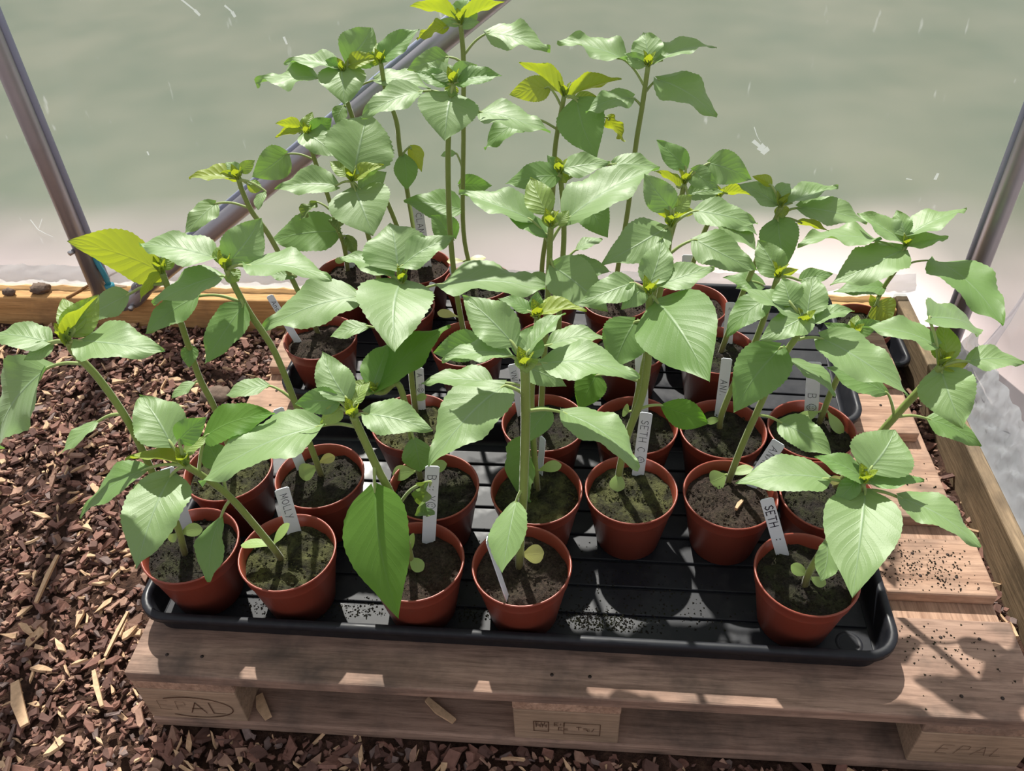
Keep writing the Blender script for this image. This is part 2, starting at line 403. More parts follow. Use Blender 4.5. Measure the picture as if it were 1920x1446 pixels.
# ------------------------------------------------------------------ tunnel frame pipes
def pipe(label, a, b, r, mat=None):
    root = empty('frame_pipe', a, label, 'pipe')
    path = [(b-a)*t for t in (0, .25, .5, .75, 1)]
    V, F = tubegeo(path, r, 24); mesh('tube', V, F, M['pipe'], root)
    return root
YP = .99
pa = ony(187, 545, YP); pa.z = -.066
pb = ony(14, 130, YP); top = pa+(pb-pa)*3.0
pl = pipe('grey metal hoop pipe rising from the back baseboard beside the brace', pa, top, .0195)
d = (top-pa).normalized()
V, F = tubegeo([d*.03+Vector((.0185, .012, 0)), d*1.5+Vector((.0185, .012, 0))], .0085, 12); mesh('tape_strip', V, F, M['tape'], pl)
V, F = tubegeo([d*.125+Vector((-.012, -.014, 0)), d*.125+Vector((-.017, -.026, 0))], .0055, 10); mesh('bolt', V, F, M['steel'], pl)
V, F = tubegeo([Vector((.022, .0, .10)), Vector((.030, -.002, .05)), Vector((.034, -.006, .012))], .006, 10); mesh('clip', V, F, M['teal'], pl)
V, F = tubegeo([Vector((.034, -.006, .03)), Vector((.034, -.006, .018))], .011, 14); mesh('clip_collar', V, F, M['teal'], pl)
YR = .955; pa = ony(1797, 600, YR); pb = ony(1916, 290, YR); top = pa+(pb-pa)*4.5; dq = (pb-pa).normalized(); pa = pa-dq*((pa.z-GZ)/dq.z)
pr = pipe('grey metal hoop pipe at the corner of the two film walls', pa, top, .0195)
d = (top-pa).normalized()
V, F = tubegeo([d*.03+Vector((-.0165, .012, 0)), d*1.5+Vector((-.0165, .012, 0))], .008, 12); mesh('tape_strip', V, F, M['tape'], pr)
# diagonal brace with flattened foot
A = ony(262, 545, .965); B = ony(930, -8, .965); A2 = A+(B-A)*1.5
br = empty('brace_pipe', A, 'diagonal grey brace pipe with flattened foot bolted to the baseboard', 'pipe')
V, F = tubegeo([Vector((0, 0, 0)), (A2-A)*.06, (A2-A)*.5, (A2-A)], lambda t: .0215, 24); mesh('tube', V, F, M['pipe'], br)
V, F = tubegeo([(A2-A)*.01+Vector((-.014, .004, .014)), (A2-A)*.99+Vector((-.014, .004, .014))], .009, 10); mesh('tape_strip', V, F, M['tape'], br)
dn = (A2-A).normalized()
foot = crom([dn*.02, dn*-.02+Vector((0, -.008, -.006)), Vector((-.045, -.013, -.028)), Vector((-.062, -.013, -.034))], 6)
V, F = tubegeo(foot, lambda t: .0215-.003*t, 18)
V2 = []
for i, v in enumerate(V):
    k = (i//18)/(len(foot)-1); c = foot[i//18]; q = v-c; q.y *= (1-.75*k); V2.append(c+q)
mesh('flattened_foot', V2, F, M['pipe'], br)
V, F = tubegeo([Vector((-.018, -.02, -.028)), Vector((-.018, -.034, -.029))], .006, 8); mesh('bolt', V, F, M['steel'], br)
# twig and clods on the back board
def twig(label, pts, r):
    V, F = tubegeo(crom(pts, 4), lambda t: r*(1-.4*t), 7); o = mesh('twig', V, F, M['twig']); return tag(o, label, 'twig')
twig('dry brown twig lying across the back baseboard behind the hoop pipe', [onz(125, 559, -.063), onz(165, 536, -.06), onz(200, 520, -.045), onz(232, 503, -.03)], .0035)
def clod(label, p, r, sq=(1, .7, .5)):
    bm = bmesh.new(); bmesh.ops.create_icosphere(bm, subdivisions=3, radius=r)
    for v in bm.verts:
        n = v.co.normalized(); k = 1+.22*noise2(n.x*1.3+p.x*9, n.y*1.7+n.z)+.12*noise2(n.z*4, n.x*5+p.y)
        v.co = Vector((v.co.x*sq[0]*k, v.co.y*sq[1]*k, v.co.z*sq[2]*k))
    o = bm_obj('dry_clod', bm, M['clod'], None, True); o.location = p; return tag(o, label, 'clod')
clod('lumpy dry clod resting on the orange back baseboard', onz(75, 541, -.055), .024)
clod('small dark bark lump on the edge of the orange back baseboard', onz(17, 548, -.057), .016, (1, .5, .6))
clod('grey weathered stone half sunk in the bark beside the pallet end', onz(405, 742, GZ+.005), .035, (1, .7, .45))

# ------------------------------------------------------------------ pallet
PAL = empty('wooden_pallet', (.6, .4, -.144), 'weathered timber pallet carrying the two black trays', 'pallet')
PO = Vector((.6, .4, -.144))
def pboard(name, x0, x1, y0, y1, z0, z1, mat, bev=.003):
    o = board(name, x0-PO.x, x1-PO.x, y0-PO.y, y1-PO.y, z0-PO.z, z1-PO.z, mat, PAL, bev); return o
decks = [(0, .145), (.186, .286), (.327, .473), (.514, .614), (.655, .80)]
rj = [.0, .0, -.012, -.014, -.006]
lj = [.0, .004, .006, -.010, .0]
for i, (y0, y1) in enumerate(decks):
    o = pboard('deck_board', lj[i], 1.2+rj[i], y0, y1, -.022, 0, M['woodg'] if i == 0 else M['wood'])
    for nx in (.05, .1, .58, .63, 1.1, 1.15):
        for ny in (.03, (y1-y0)-.03):
            V, F = tubegeo([Vector((nx-.6, ny-(y1-y0)/2, .0109)), Vector((nx-.6, ny-(y1-y0)/2, .0118))], .0024, 8)
            mesh('nail_head', V, F, M['nail'], o)
for x0 in (0, .5275, 1.055):
    pboard('cross_board', x0, x0+.145, .002, .798, -.044, -.0222, M['woody'])
blocks = {}
for i, x0 in enumerate((0, .5275, 1.055)):
    for j, (y0, y1) in enumerate(((.002, .1), (.3275, .4725), (.70, .798))):
        blocks[i, j] = pboard('block', x0+.001, x0+.144, y0, y1, -.122, -.0442, M['block'], .002)
for (y0, y1) in ((0, .1), (.3275, .4725), (.7, .8)):
    pboard('bottom_board', 0, 1.2, y0, y1, -.144, -.1222, M['woodg'])

# stroke lettering -------------------------------------------------------
GL = {
 'A': [[(0, 0), (.4, 1), (.8, 0)], [(.15, .38), (.65, .38)]], 'B': [[(0, 0), (0, 1), (.5, .95), (.6, .75), (.45, .55), (0, .52)], [(.45, .54), (.72, .3), (.5, .03), (0, 0)]],
 'C': [[(.75, .85), (.5, 1), (.15, .85), (0, .5), (.15, .15), (.5, 0), (.8, .15)]], 'E': [[(.65, 1), (0, 1), (0, 0), (.65, 0)], [(0, .52), (.5, .52)]],
 'H': [[(0, 0), (0, 1)], [(.7, 0), (.7, 1)], [(0, .5), (.7, .5)]], 'I': [[(.2, 0), (.2, 1)]], 'L': [[(0, 1), (0, 0), (.6, 0)]],
 'M': [[(0, 0), (.05, 1), (.4, .3), (.75, 1), (.8, 0)]], 'N': [[(0, 0), (0, 1), (.65, 0), (.65, 1)]],
 'O': [[(.4, 1), (.1, .8), (0, .5), (.1, .2), (.4, 0), (.7, .2), (.8, .5), (.7, .8), (.4, 1)]],
 'S': [[(.65, .85), (.35, 1), (.05, .8), (.2, .55), (.55, .42), (.65, .2), (.35, 0), (0, .15)]],
 'T': [[(0, 1), (.8, 1)], [(.4, 1), (.4, 0)]], 'U': [[(0, 1), (.05, .2), (.35, 0), (.65, .2), (.7, 1)]], 'V': [[(0, 1), (.35, 0), (.7, 1)]],
 'Y': [[(0, 1), (.35, .5)], [(.75, 1), (.15, -.1)]], '/': [[(0, 0), (.3, 1)]], '=': [[(0, .3), (.6, .3)], [(0, .65), (.6, .65)]], ':': [[(0, .3), (.12, .34)], [(0, .7), (.12, .74)]],
 '.': [[(.1, .1), (.2, .22)]], 'c': [[(.5, .6), (.2, .65), (0, .35), (.2, 0), (.55, .12)]], 'n': [[(0, 0), (.05, .6)], [(.05, .45), (.35, .65), (.5, .4), (.5, 0)]],
 'P': [[(0, 0), (.1, 1), (.6, .95), (.65, .6), (.05, .5)]], 'D': [[(0, 0), (0, 1), (.5, .9), (.75, .5), (.5, .08), (0, 0)]], ' ': [],
 '@': [[(.5+.55*math.cos(a*math.pi/8), .5+.55*math.sin(a*math.pi/8)) for a in range(17)], [(.25, .35), (.4, .2), (.6, .2), (.75, .35)], [(.35, .6), (.37, .75)], [(.62, .6), (.64, .75)]],
}
def strokes(text, h, O, X, Yv, N, wd, lift=.0004, gap=.35, jit=.03):
    """ribbons for hand lettering; X writing direction, Yv letter-up, N surface normal"""
    V = []; F = []; cx = 0
    for ch in text:
        g = GL.get(ch, []); wmax = max([p[0] for st in g for p in st], default=.35)
        for st in g:
            P = [O+X*((cx+x)*h+random.uniform(-jit, jit)*h)+Yv*((y+random.uniform(-jit, jit))*h)+N*lift for x, y in st]
            for a, b in zip(P[:-1], P[1:]):
                dd = (b-a); 
                if dd.length < 1e-7: continue
                dd.normalize(); s = dd.cross(N)*wd*.5; e = dd*wd*.4; k = len(V)
                V += [a-s-e, b-s+e, b+s+e, a+s-e]; F.append((k, k+1, k+2, k+3))
        cx += wmax+gap
    return V, F, cx*h
X_, Z_, NY = Vector((1, 0, 0)), Vector((0, 0, 1)), Vector((0, -1, 0))
def blockmark(blk, builder):
    V, F = builder(); mesh('stamped_mark', V, F, M['stamp'], blk, False)
hy = -.0492
def mark_left():
    V = []; F = []
    v, f, _ = strokes('AL', .028, Vector((-.006, hy, -.018)), X_, Z_, NY, .0014, .0008); F += [tuple(i+len(V) for i in q) for q in f]; V += v
    v, f, _ = strokes('EP', .024, Vector((-.050, hy, -.014)), X_, Z_, NY, .0005, .0008); F += [tuple(i+len(V) for i in q) for q in f]; V += v
    pts = [Vector((.0+.058*math.cos(a), hy-.0008, -.004+.027*math.sin(a))) for a in np.linspace(-2.2, 2.3, 30)]
    for a, b in zip(pts[:-1], pts[1:]):
        d = (b-a).normalized(); s = d.cross(NY)*.0008; k = len(V); V += [a-s, b-s, b+s, a+s]; F.append((k, k+1, k+2, k+3))
    return V, F
def rectlines(x0, x1, z0, z1, wd):
    V = []; F = []
    for (a, b) in (((x0, z0), (x1, z0)), ((x1, z0), (x1, z1)), ((x1, z1), (x0, z1)), ((x0, z1), (x0, z0))):
        a = Vector((a[0], hy-.0008, a[1])); b = Vector((b[0], hy-.0008, b[1])); d = (b-a).normalized(); s = d.cross(NY)*wd/2; k = len(V)
        V += [a-s-d*wd/2, b-s+d*wd/2, b+s+d*wd/2, a+s-d*wd/2]; F.append((k, k+1, k+2, k+3))
    return V, F
def mark_mid():
    V = []; F = []
    for args in ((-.044, -.024, -.014, .012, .0012), (-.003, .046, -.018, .012, .0009)):
        v, f = rectlines(*args); F += [tuple(i+len(V) for i in q) for q in f]; V += v
    for (t, h, x, z) in (('HH', .008, -.041, -.003), ('EU', .007, -.041, .004), ('E:I', .008, -.016, .003), ('5E=', .008, -.016, -.009), ('T=', .008, .014, -.006), ('c/', .008, .028, -.008)):
        v, f, _ = strokes(t, h, Vector((x, hy, z)), X_, Z_, NY, .0009, .0008); F += [tuple(i+len(V) for i in q) for q in f]; V += v
    return V, F
def mark_right():
    v, f, _ = strokes('EPAL', .022, Vector((-.042, hy, -.010)), X_+Z_*-.02, Z_+X_*.2, NY, .0006, .0008); return v, f
blockmark(blocks[0, 0], mark_left); blockmark(blocks[1, 0], mark_mid); blockmark(blocks[2, 0], mark_right)

# ------------------------------------------------------------------ trays
def rrect(hx, hy_, r, n=7):
    P = []
    for (cx, cy, a0) in ((hx-r, hy_-r, 0), (-hx+r, hy_-r, 90), (-hx+r, -hy_+r, 180), (hx-r, -hy_+r, 270)):
        for k in range(n+1):
            a = math.radians(a0+90*k/n); P.append((cx+r*math.cos(a), cy+r*math.sin(a)))
    return P
def tray(center, rz, L, D, H, label, ribs, base=0.0, fr=.045, free=()):
    root = empty('plant_tray', center, label, 'tray', None, rz)
    hx, hy_ = L/2, D/2
    loops = []   # (inset, z, radius)
    prof = [(.016, .0, .034), (.0145, .002, .035), (.010, H-.010, .040), (.006, H-.008, .043), (.0, H-.009, fr+.002), (.0, H-.001, fr+.002), (.002, H+.0015, fr), (.009, H+.002, fr-.004), (.0115, H-.001, fr-.006), (.0125, H-.006, .036), (.0165, .012, .034), (.0185, .0055, .032), (.024, .0040, .028)]
    V = []; F = []
    for ins, z, r in prof:
        V += [(x, y, z) for x, y in rrect(hx-ins, hy_-ins, max(.01, r-ins*.3))]
    n = 32
    for i in range(len(prof)-1):
        for k in range(n):
            k2 = (k+1) % n; F.append((i*n+k, i*n+k2, (i+1)*n+k2, (i+1)*n+k))
    F.append(tuple((len(prof)-1)*n+k for k in range(n))); F.append(tuple(range(n))[::-1])
    mesh('shell', V, F, M['tray'], root)
    ih, iw = hy_-.023, hx-.023
    step = 2*ih/ribs
    for k in range(ribs):
        y0 = -ih+k*step
        bm = boxgeo(-iw, iw, -(step-.004)/2, (step-.004)/2, 0, .0045, .0016)
        o = bm_obj('floor_rib', bm, M['tray'], root); o.location = (0, y0+step/2, .0032)
    for sx in (-1, 1):      # stiffening groove on the end walls
        V, F = tubegeo([Vector((sx*(hx-.0138), -ih, H*.45)), Vector((sx*(hx-.0138), ih, H*.45))], .0014, 6); mesh('wall_ridge', V, F, M['tray'], root)
    for sx in (-1, 1):
        for sy in (-1, 1):
            dz = .0 if (sx, sy) in free else -.0012      # a pot's base sits flush over the other drain rings
            V, F = lathe([(.012, .0076+dz), (.014, .0086+dz), (.016, .0086+dz), (.018, .0076+dz)], 28)
            o = mesh('drain_ring', V, F, M['tray'], root); o.location = (sx*(iw-.030), sy*(ih-.022), 0)
    return root
TF = .0081    # height of a tray's rib tops over its base
tray((.515, .262, .0005), math.radians(-.4), 1.026, .420, .046, 'long black plastic tray along the open edge of the pallet', 8, free=((1, -1),))
tray((.580, .706, .0005), math.radians(-2.6), 1.02, .402, .046, 'long black plastic tray on the pallet, nearer the film wall', 8, free=((1, -1), (1, 1)))
tray((1.182, .885, GZ-.002), 0, .205, .145, .056, 'small black tray on the bark in the tunnel corner', 3, fr=.03)

# ------------------------------------------------------------------ pots
POTS = dict(P1=(.078, .132), P2=(.217, .127), P3=(.394, .121), P4=(.537, .121), P5=(.905, .126),
 P6=(.082, .276), P7=(.225, .269), P8=(.399, .2548), P9=(.549, .2548), P10=(.6845, .262), P11=(.824, .2595), P12=(.959, .262),
 P13=(.345, .390), P14=(.552, .397), P15=(.6945, .3965), P16=(.8285, .3935), P17=(.9625, .397),
 P18=(.139, .605), P19=(.266, .703), P20=(.143, .816), P21=(.405, .792), P22=(.277, .844), P23=(.538, .757), P24=(.672, .740), P25=(.809, .726),
 P26=(.408, .595), P27=(.555, .600), P28=(.690, .596), P29=(.841, .590), P30=(1.180, .880))
RP, HP, RB = .0665, .106, .047
pot_prof = [(.004, .0008), (RB-.003, .0), (RB, .002), (RB+.0145, .083), (RB+.0155, .0845), (RB+.0165, .087), (RP-.0015, HP-.003), (RP, HP-.0015), (RP-.0005, HP), (RP-.002, HP+.0004), (RP-.0032, HP-.001), (RP-.005, HP-.012), (RB+.012, .070), (RB-.004, .006), (.004, .004)]
pv, pf = lathe(pot_prof, 48)
pot_me = None
def soil_geo(seed):
    r = np.random.default_rng(seed); V = [(0, 0, 0)]; F = []; nr, ns = 12, 44; R = RB+.0135
    ph = r.uniform(0, 6, 6)
    def h(x, y):
        return .0022*math.sin(x*70+ph[0])*math.sin(y*62+ph[1])+.0016*math.sin(x*190+ph[2]+y*90)+.0012*math.sin(y*230+ph[3])
    for i in range(1, nr+1):
        for k in range(ns):
            a = 2*math.pi*(k+.5*(i % 2))/ns; rr = R*i/nr; x, y = rr*math.cos(a), rr*math.sin(a)
            V.append((x, y, h(x, y)+(r.uniform(-.0013, .0013) if i < nr else 0)-.0015*(i/nr)**6))
    for k in range(ns): F.append((0, 1+k, 1+(k+1) % ns))
    for i in range(nr-1):
        for k in range(ns):
            k2 = (k+1) % ns; a = 1+i*ns; F.append((a+k, a+ns+k, a+ns+k2, a+k2))
    return V, F
SOILZ = .088
soil_me = {}
def soil_mesh(kind, var):
    if (kind, var) not in soil_me:
        V, F = soil_geo(var*7+3); me = bpy.data.meshes.new('soil'); me.from_pydata(V, [], F); me.materials.append(M[kind]); me.polygons.foreach_set('use_smooth', [True]*len(me.polygons)); soil_me[kind, var] = me
    return soil_me[kind, var]

clump_me = {}
def clump_mesh(kind, var):
    if (kind, var) not in clump_me:
        r = np.random.default_rng(var+50); V = []; F = []; R = RB+.011
        octa = np.array([(1, 0, 0), (0, 1, 0), (-1, 0, 0), (0, -1, 0), (0, 0, 1)])
        for q in range(420):
            a = r.uniform(0, 6.28); rr = R*math.sqrt(r.uniform(0, 1)); sz = r.uniform(.0006, .0021) if r.uniform() < .93 else r.uniform(.002, .0036)
            vv = (octa*r.uniform(.6, 1.25, (5, 3))*sz) @ rotm(r, .3).T+np.array((rr*math.cos(a), rr*math.sin(a), r.uniform(-.0008, .0014))); k = len(V)
            V += [tuple(v) for v in vv]; F += [(k, k+1, k+4), (k+1, k+2, k+4), (k+2, k+3, k+4), (k+3, k, k+4)]
        me = bpy.data.meshes.new('soil_crumbs'); me.from_pydata(V, [], F); me.materials.append(M[kind]); clump_me[kind, var] = me
    return clump_me[kind, var]
def rotm(r, tilt):
    return np.array((Matrix.Rotation(r.uniform(0, 6.283), 3, 'Z') @ Matrix.Rotation(r.normal(0, tilt), 3, 'X') @ Matrix.Rotation(r.normal(0, tilt), 3, 'Y')))

# ------------------------------------------------------------------ leaves
OV = [(0, .05), (.03, .22), (.07, .50), (.13, .76), (.21, .94), (.31, 1.0), (.43, .97), (.56, .84), (.69, .64), (.81, .40), (.90, .21), (.96, .085), (1, .0)]
EL = [(0, .05), (.05, .25), (.14, .52), (.26, .80), (.40, .98), (.50, 1.0), (.62, .93), (.75, .72), (.86, .45), (.94, .22), (.98, .1), (1, .02)]
CO = [(0, .10), (.08, .22), (.2, .42), (.35, .75), (.52, .97), (.65, 1.0), (.78, .93), (.89, .70), (.96, .40), (1, .08)]
def interp(tab, t):
    for (a, va), (b, vb) in zip(tab[:-1], tab[1:]):
        if t <= b:
            k = (t-a)/(b-a); return va+(vb-va)*k
    return tab[-1][1]
def leaf_geo(B, T, N, W, kind='ov', bend=.10, fold=.18, wave=.03, droop=.0, ser=.035, seed=0, pk=0.0):
    r = random.Random(seed); a = T-B; L = a.length; a.normalize()
    Wd = N.cross(a).normalized(); tab = {'ov': OV, 'el': EL, 'co': CO}[kind]
    nt = {'ov': 34, 'el': 26, 'co': 14}[kind]; ns = 10 if kind != 'co' else 6
    ph = r.uniform(0, 6.28); ph2 = r.uniform(0, 6.28); twist = r.uniform(-.25, .25); side = r.uniform(-.05, .05)
    V = []; UV = []; F = []
    for i in range(nt+1):
        t = i/nt; hw = W*.5*interp(tab, t)
        if ser and 0.04 < t < .97: hw *= 1+ser*(1.0 if i % 2 else -.8)*(1 if kind != 'co' else 0)
        mid = B+a*(L*t)+N*(bend*L*4*t*(1-t)*(1-.25*t))-N*(droop*L*t**3)+Wd*(side*L*math.sin(math.pi*t))
        tw = twist*(t-.3)
        for j in range(ns+1):
            s = -1+2*j/ns; q = abs(s)
            up = fold*hw*(q**1.3)-fold*.45*hw*q*q*q
            up += wave*L*math.sin(11*t+ph+(1.7 if s > 0 else 0))*q**2.2
            up += .35*wave*L*math.sin(23*t+ph2+s*2)*q**3
            if pk: up += pk*L*math.sin((t-.33*q)*2*math.pi*7)*(q*(1-q))*2.2
            up += tw*s*hw
            back = -.10*W*q*q*(1-t)**3 if kind == 'ov' else 0
            V.append(mid+Wd*(s*hw*(1-.12*fold*q))+N*up+a*back); UV.append((.5+.5*s, t))
    for i in range(nt):
        for j in range(ns):
            k = i*(ns+1)+j; F.append((k, k+1, k+ns+2, k+ns+1))
    return V, F, UV

CNT = [0]
class Plant:
    def __init__(s, pot, label, stem, soil='soil', var=0, leaves=(), cots=(), bud=.022, zb=None, r0=.0050, r1=.0040, with_pot=True, root=None, lean=0.0):
        cx, cy = POTS[pot]
        z0 = (TF if zb is None else zb)
        if with_pot:
            global pot_me
            s.root = empty('potted_sunflower', (cx, cy, z0), label, 'potted plant', 'potted sunflower seedlings in brown pots')
            if pot_me is None:
                o = mesh('pot', pv, pf, M['pot'], s.root); pot_me = o.data
            else: o = link(bpy.data.objects.new('pot', pot_me), s.root)
            o = link(bpy.data.objects.new('soil', soil_mesh(soil, var % 4)), s.root); o.location = (0, 0, SOILZ); o.rotation_euler = (0, 0, var*1.3)
            o2 = link(bpy.data.objects.new('soil_crumbs', clump_mesh(soil, var % 4)), s.root); o2.location = (0, 0, SOILZ+.0005); o2.rotation_euler = (0, 0, var*2.1); o2['kind'] = 'stuff'
        else: s.root = root
        s.o = Vector((cx, cy, z0))
        b = onz(stem[0][0], stem[0][1], z0+SOILZ); q = Vector((b.x-cx, b.y-cy, 0))
        if q.length > .04: q *= .04/q.length
        s.base = Vector((cx+q.x, cy+q.y, z0+SOILZ)); s.Y = s.base.y
        n = len(stem)
        P = [s.base-Vector((0, 0, .012)), s.base] + [ony(x, y, s.Y-lean*(i+1)/(n-1)) for i, (x, y) in enumerate(stem[1:])]
        s.stem = crom(P, 6); s.lean = lean
        V, F = tubegeo(s.stem, lambda t: r0+(r1-r0)*t, 10)
        mesh('stem', [v-s.o for v in V], F, M['stem'], s.root)
        HV = []; HF = []; hr = random.Random(CNT[0]+int(cx*1000))
        ns_ = len(s.stem)
        for q in range(260):
            t = hr.uniform(.12, .97)*(ns_-1); i0 = int(t); p0 = s.stem[i0].lerp(s.stem[min(i0+1, ns_-1)], t-i0); tg = (s.stem[min(i0+1, ns_-1)]-s.stem[max(i0-1, 0)]).normalized()
            dv = Vector((hr.gauss(0, 1), hr.gauss(0, 1), hr.gauss(0, 1))); dv = (dv-tg*dv.dot(tg)).normalized(); rr = (r0+(r1-r0)*t/(ns_-1))*.97
            b0 = p0+dv*rr; sd_ = tg*.00016; k = len(HV); HV += [b0-sd_-s.o, b0+sd_-s.o, b0+dv*hr.uniform(.0010, .0020)-s.o]; HF.append((k, k+1, k+2))
        ho = mesh('stem_hairs', HV, HF, M['hair'], s.root, False); ho['kind'] = 'stuff'
        s.top = P[-1]; s.topdir = (P[-1]-P[-2]).normalized()
        for lf in leaves: s.leaf(*lf)
        for c in cots: s.cot(*c)
        if bud: s.bud(bud)
    def proj(s, p):
        d = p-CAMP; z = d.dot(FW); return (960+FPX*d.dot(RT)/z, 723-FPX*d.dot(UP)/z)
    def near(s, x, y):
        return min(s.stem, key=lambda p: (s.proj(p)[0]-x)**2+(s.proj(p)[1]-y)**2)
    def leaf(s, bx, by, tx, ty, w, face='T', at=None, ot=None, ob=None, mat='leaf', kind='ov', fold=.18, bend=.08, wave=.028, droop=0.0, ar=.62, pk=0.0, ser=.022, name='leaf'):
        CNT[0] += 1
        A = s.near(*(at if at else s.proj(s.top)))
        if at is None:
            A = s.top if (abs(bx-s.proj(s.top)[0])+abs(by-s.proj(s.top)[1]) < 400) else A
        k = mpp(A); Y0 = A.y
        if ob is None:
            ax, ay = s.proj(A); ob = .5*(by-ay)*k
        B = ony(bx, by, Y0-ob)
        dy = (ty-by)*k
        if ot is None:
            ot = ob+((1.05 if mat == 'leaf' else .75)*dy if dy > 0 else (1.0 if mat in ('leaf', 'crown') else .6)*dy)
        if mat == 'leaf' and kind == 'ov' and wave == .028: wave = .038
        T = ony(tx, ty, Y0-ot)
        a = T-B; L = a.length; v = ((B+T)/2-CAMP).normalized()
        sv = a.cross(v).normalized(); n0 = sv.cross(a).normalized()
        if n0.dot(v) > 0: n0 = -n0
        wr_ = w*mpp((B+T)/2); W = max(ar*L, wr_); cf = min(1.0, wr_/W); sf = math.sqrt(1-cf*cf)
        c = [(n0*cf+sv*sf), (n0*cf-sv*sf)]
        if face == 'U': c = [-q for q in c]
        N = max(c, key=lambda q: q.z)
        V, F, UV = leaf_geo(B, T, N, W, kind, bend, fold, wave, droop, ser, CNT[0], pk)
        o = mesh(name, [q-s.o for q in V], F, M[mat], s.root, True, UV)
        d = B-A
        if d.length > .004:
            midp = A.lerp(B, .5)+Vector((0, 0, .10*d.length))
            e = B+a.normalized()*min(.02, L*.12)-N*.0008
            P = crom([A, midp, B, e], 5)
            V, F = tubegeo(P, lambda t: .0024-.0010*t, 7); mesh('petiole', [q-s.o for q in V], F, M['pet'], o)
        return o
    def cot(s, bx, by, tx, ty, w, mat='coty', ot=None):
        return s.leaf(bx, by, tx, ty, w, 'T', (bx, by), ot, None, mat, 'co', .12, .06, .0, .0, .5, 0, 0, 'seed_leaf')
    def bud(s, L):
        t = s.topdir
        for k in range(5):
            CNT[0] += 1; r = random.Random(CNT[0]); a = k*2.4+r.uniform(-.3, .3)
            out = Vector((math.cos(a), math.sin(a), 0)); d = (out*(.55 if k < 3 else .22)+Vector((0, 0, .9))).normalized()
            N = (Vector((0, 0, 1))*.5-out*.9); N = (N-d*N.dot(d)).normalized()
            l = L*(1.15 if k < 3 else .8)
            V, F, UV = leaf_geo(s.top-t*.003, s.top+d*l, N, l*.62, 'el', .08, .5, .02, -.1, .03, CNT[0], .05)
            mesh('bud_leaf', [q-s.o for q in V], F, M['young'], s.root, True, UV)

D = dict
def L(bx, by, tx, ty, w, face='T', at=None, ot=None, **k): return (bx, by, tx, ty, w, face, at, ot), k
class P2(Plant): pass
def make(pot, label, stem, leaves, cots=(), **kw):
    p = Plant(pot, label, stem, **kw)
    for a, k in leaves: p.leaf(*a, **k)
    for c in cots: p.cot(*c)
    return p
YG = D(mat='crown', pk=.014)      # young crown leaf
FO = D(mat='young', fold=.75, pk=.01)      # folded young leaf seen from the side
DK = D(mat='leafdk')
W8 = D(mat='wilt', wave=.12, fold=.9, kind='el')

make('P1', 'sunflower seedling in the tray corner pot, stem arching out over the bark', [(346, 1036), (330, 980), (282, 878), (240, 790), (185, 710), (140, 662), (128, 642)],
 [L(85, 693, -8, 842, 82, at=(145, 690), ot=.03, wave=.05, **{}), L(150, 640, 310, 660, 78), L(93, 642, -14, 626, 55), L(97, 645, 45, 676, 32),
  L(125, 625, 185, 552, 62, **YG), L(128, 645, 184, 556, 22, 'U', **FO), L(140, 620, 118, 560, 52, 'T', **YG), L(185, 790, 116, 850, 26, at=(230, 785), kind='el')],
 [(338, 1000, 380, 992, 26), (332, 1000, 318, 1015, 18)], soil='soil', var=1)
make('P6', 'sunflower seedling with one long back-lit yellow-green leaf, leaning past the diagonal brace foot', [(441, 868), (430, 840), (401, 762), (373, 706), (338, 602), (312, 532), (305, 512)],
 [L(300, 510, 126, 452, 86, 'U', mat='young', fold=.05, wave=.01), L(240, 553, 148, 600, 50, at=(312, 535)), L(358, 650, 355, 690, 32, at=(358, 655), mat='leafdk'), L(368, 716, 322, 746, 20, at=(373, 714), kind='el'),
  L(306, 505, 322, 470, 28, **YG), L(303, 512, 262, 566, 20, 'U', mat='young')],
 [(438, 850, 470, 848, 22)], soil='soilm', var=2)
make('P2', 'low spreading sunflower seedling leaning sideways out of a mossy pot', [(526, 1047), (500, 1012), (434, 935), (386, 897), (348, 873)],
 [L(320, 830, 262, 742, 98), L(336, 826, 388, 782, 52, **DK), L(386, 818, 516, 776, 68, at=(369, 887), mat='leafsh'), L(345, 852, 394, 820, 26, **YG), L(334, 868, 234, 862, 28, **FO),
  L(272, 881, 150, 972, 46, at=(345, 875), **DK), L(320, 893, 256, 1068, 112, at=(345, 876)), L(415, 968, 393, 1092, 50, at=(429, 938), kind='el', **DK), L(416, 872, 388, 826, 54, at=(427, 920), **DK)],
 [(512, 1025, 452, 1022, 18), (512, 1022, 543, 982, 18)], soil='soilm', var=3, lean=.035)
make('P7', 'tall leaning sunflower seedling, its head of pale leaves against the back baseboard', [(602, 890), (583, 838), (552, 752), (515, 660), (470, 590), (446, 548), (425, 505)],
 [L(401, 483, 261, 457, 62, ot=-.020), L(432, 490, 490, 409, 80, pk=.008), L(466, 498, 622, 526, 56), L(428, 508, 448, 528, 36, 'U', **FO), L(415, 518, 286, 570, 52, at=(435, 530)),
  L(370, 556, 272, 626, 56, at=(440, 573), **DK), L(456, 574, 384, 682, 66, at=(447, 560), **DK), L(508, 724, 424, 741, 34, at=(546, 751), kind='el'), L(415, 495, 425, 455, 40, **YG)],
 [(598, 868, 628, 856, 20, 'cotyy'), (595, 875, 562, 893, 34)], soil='soil', var=4)
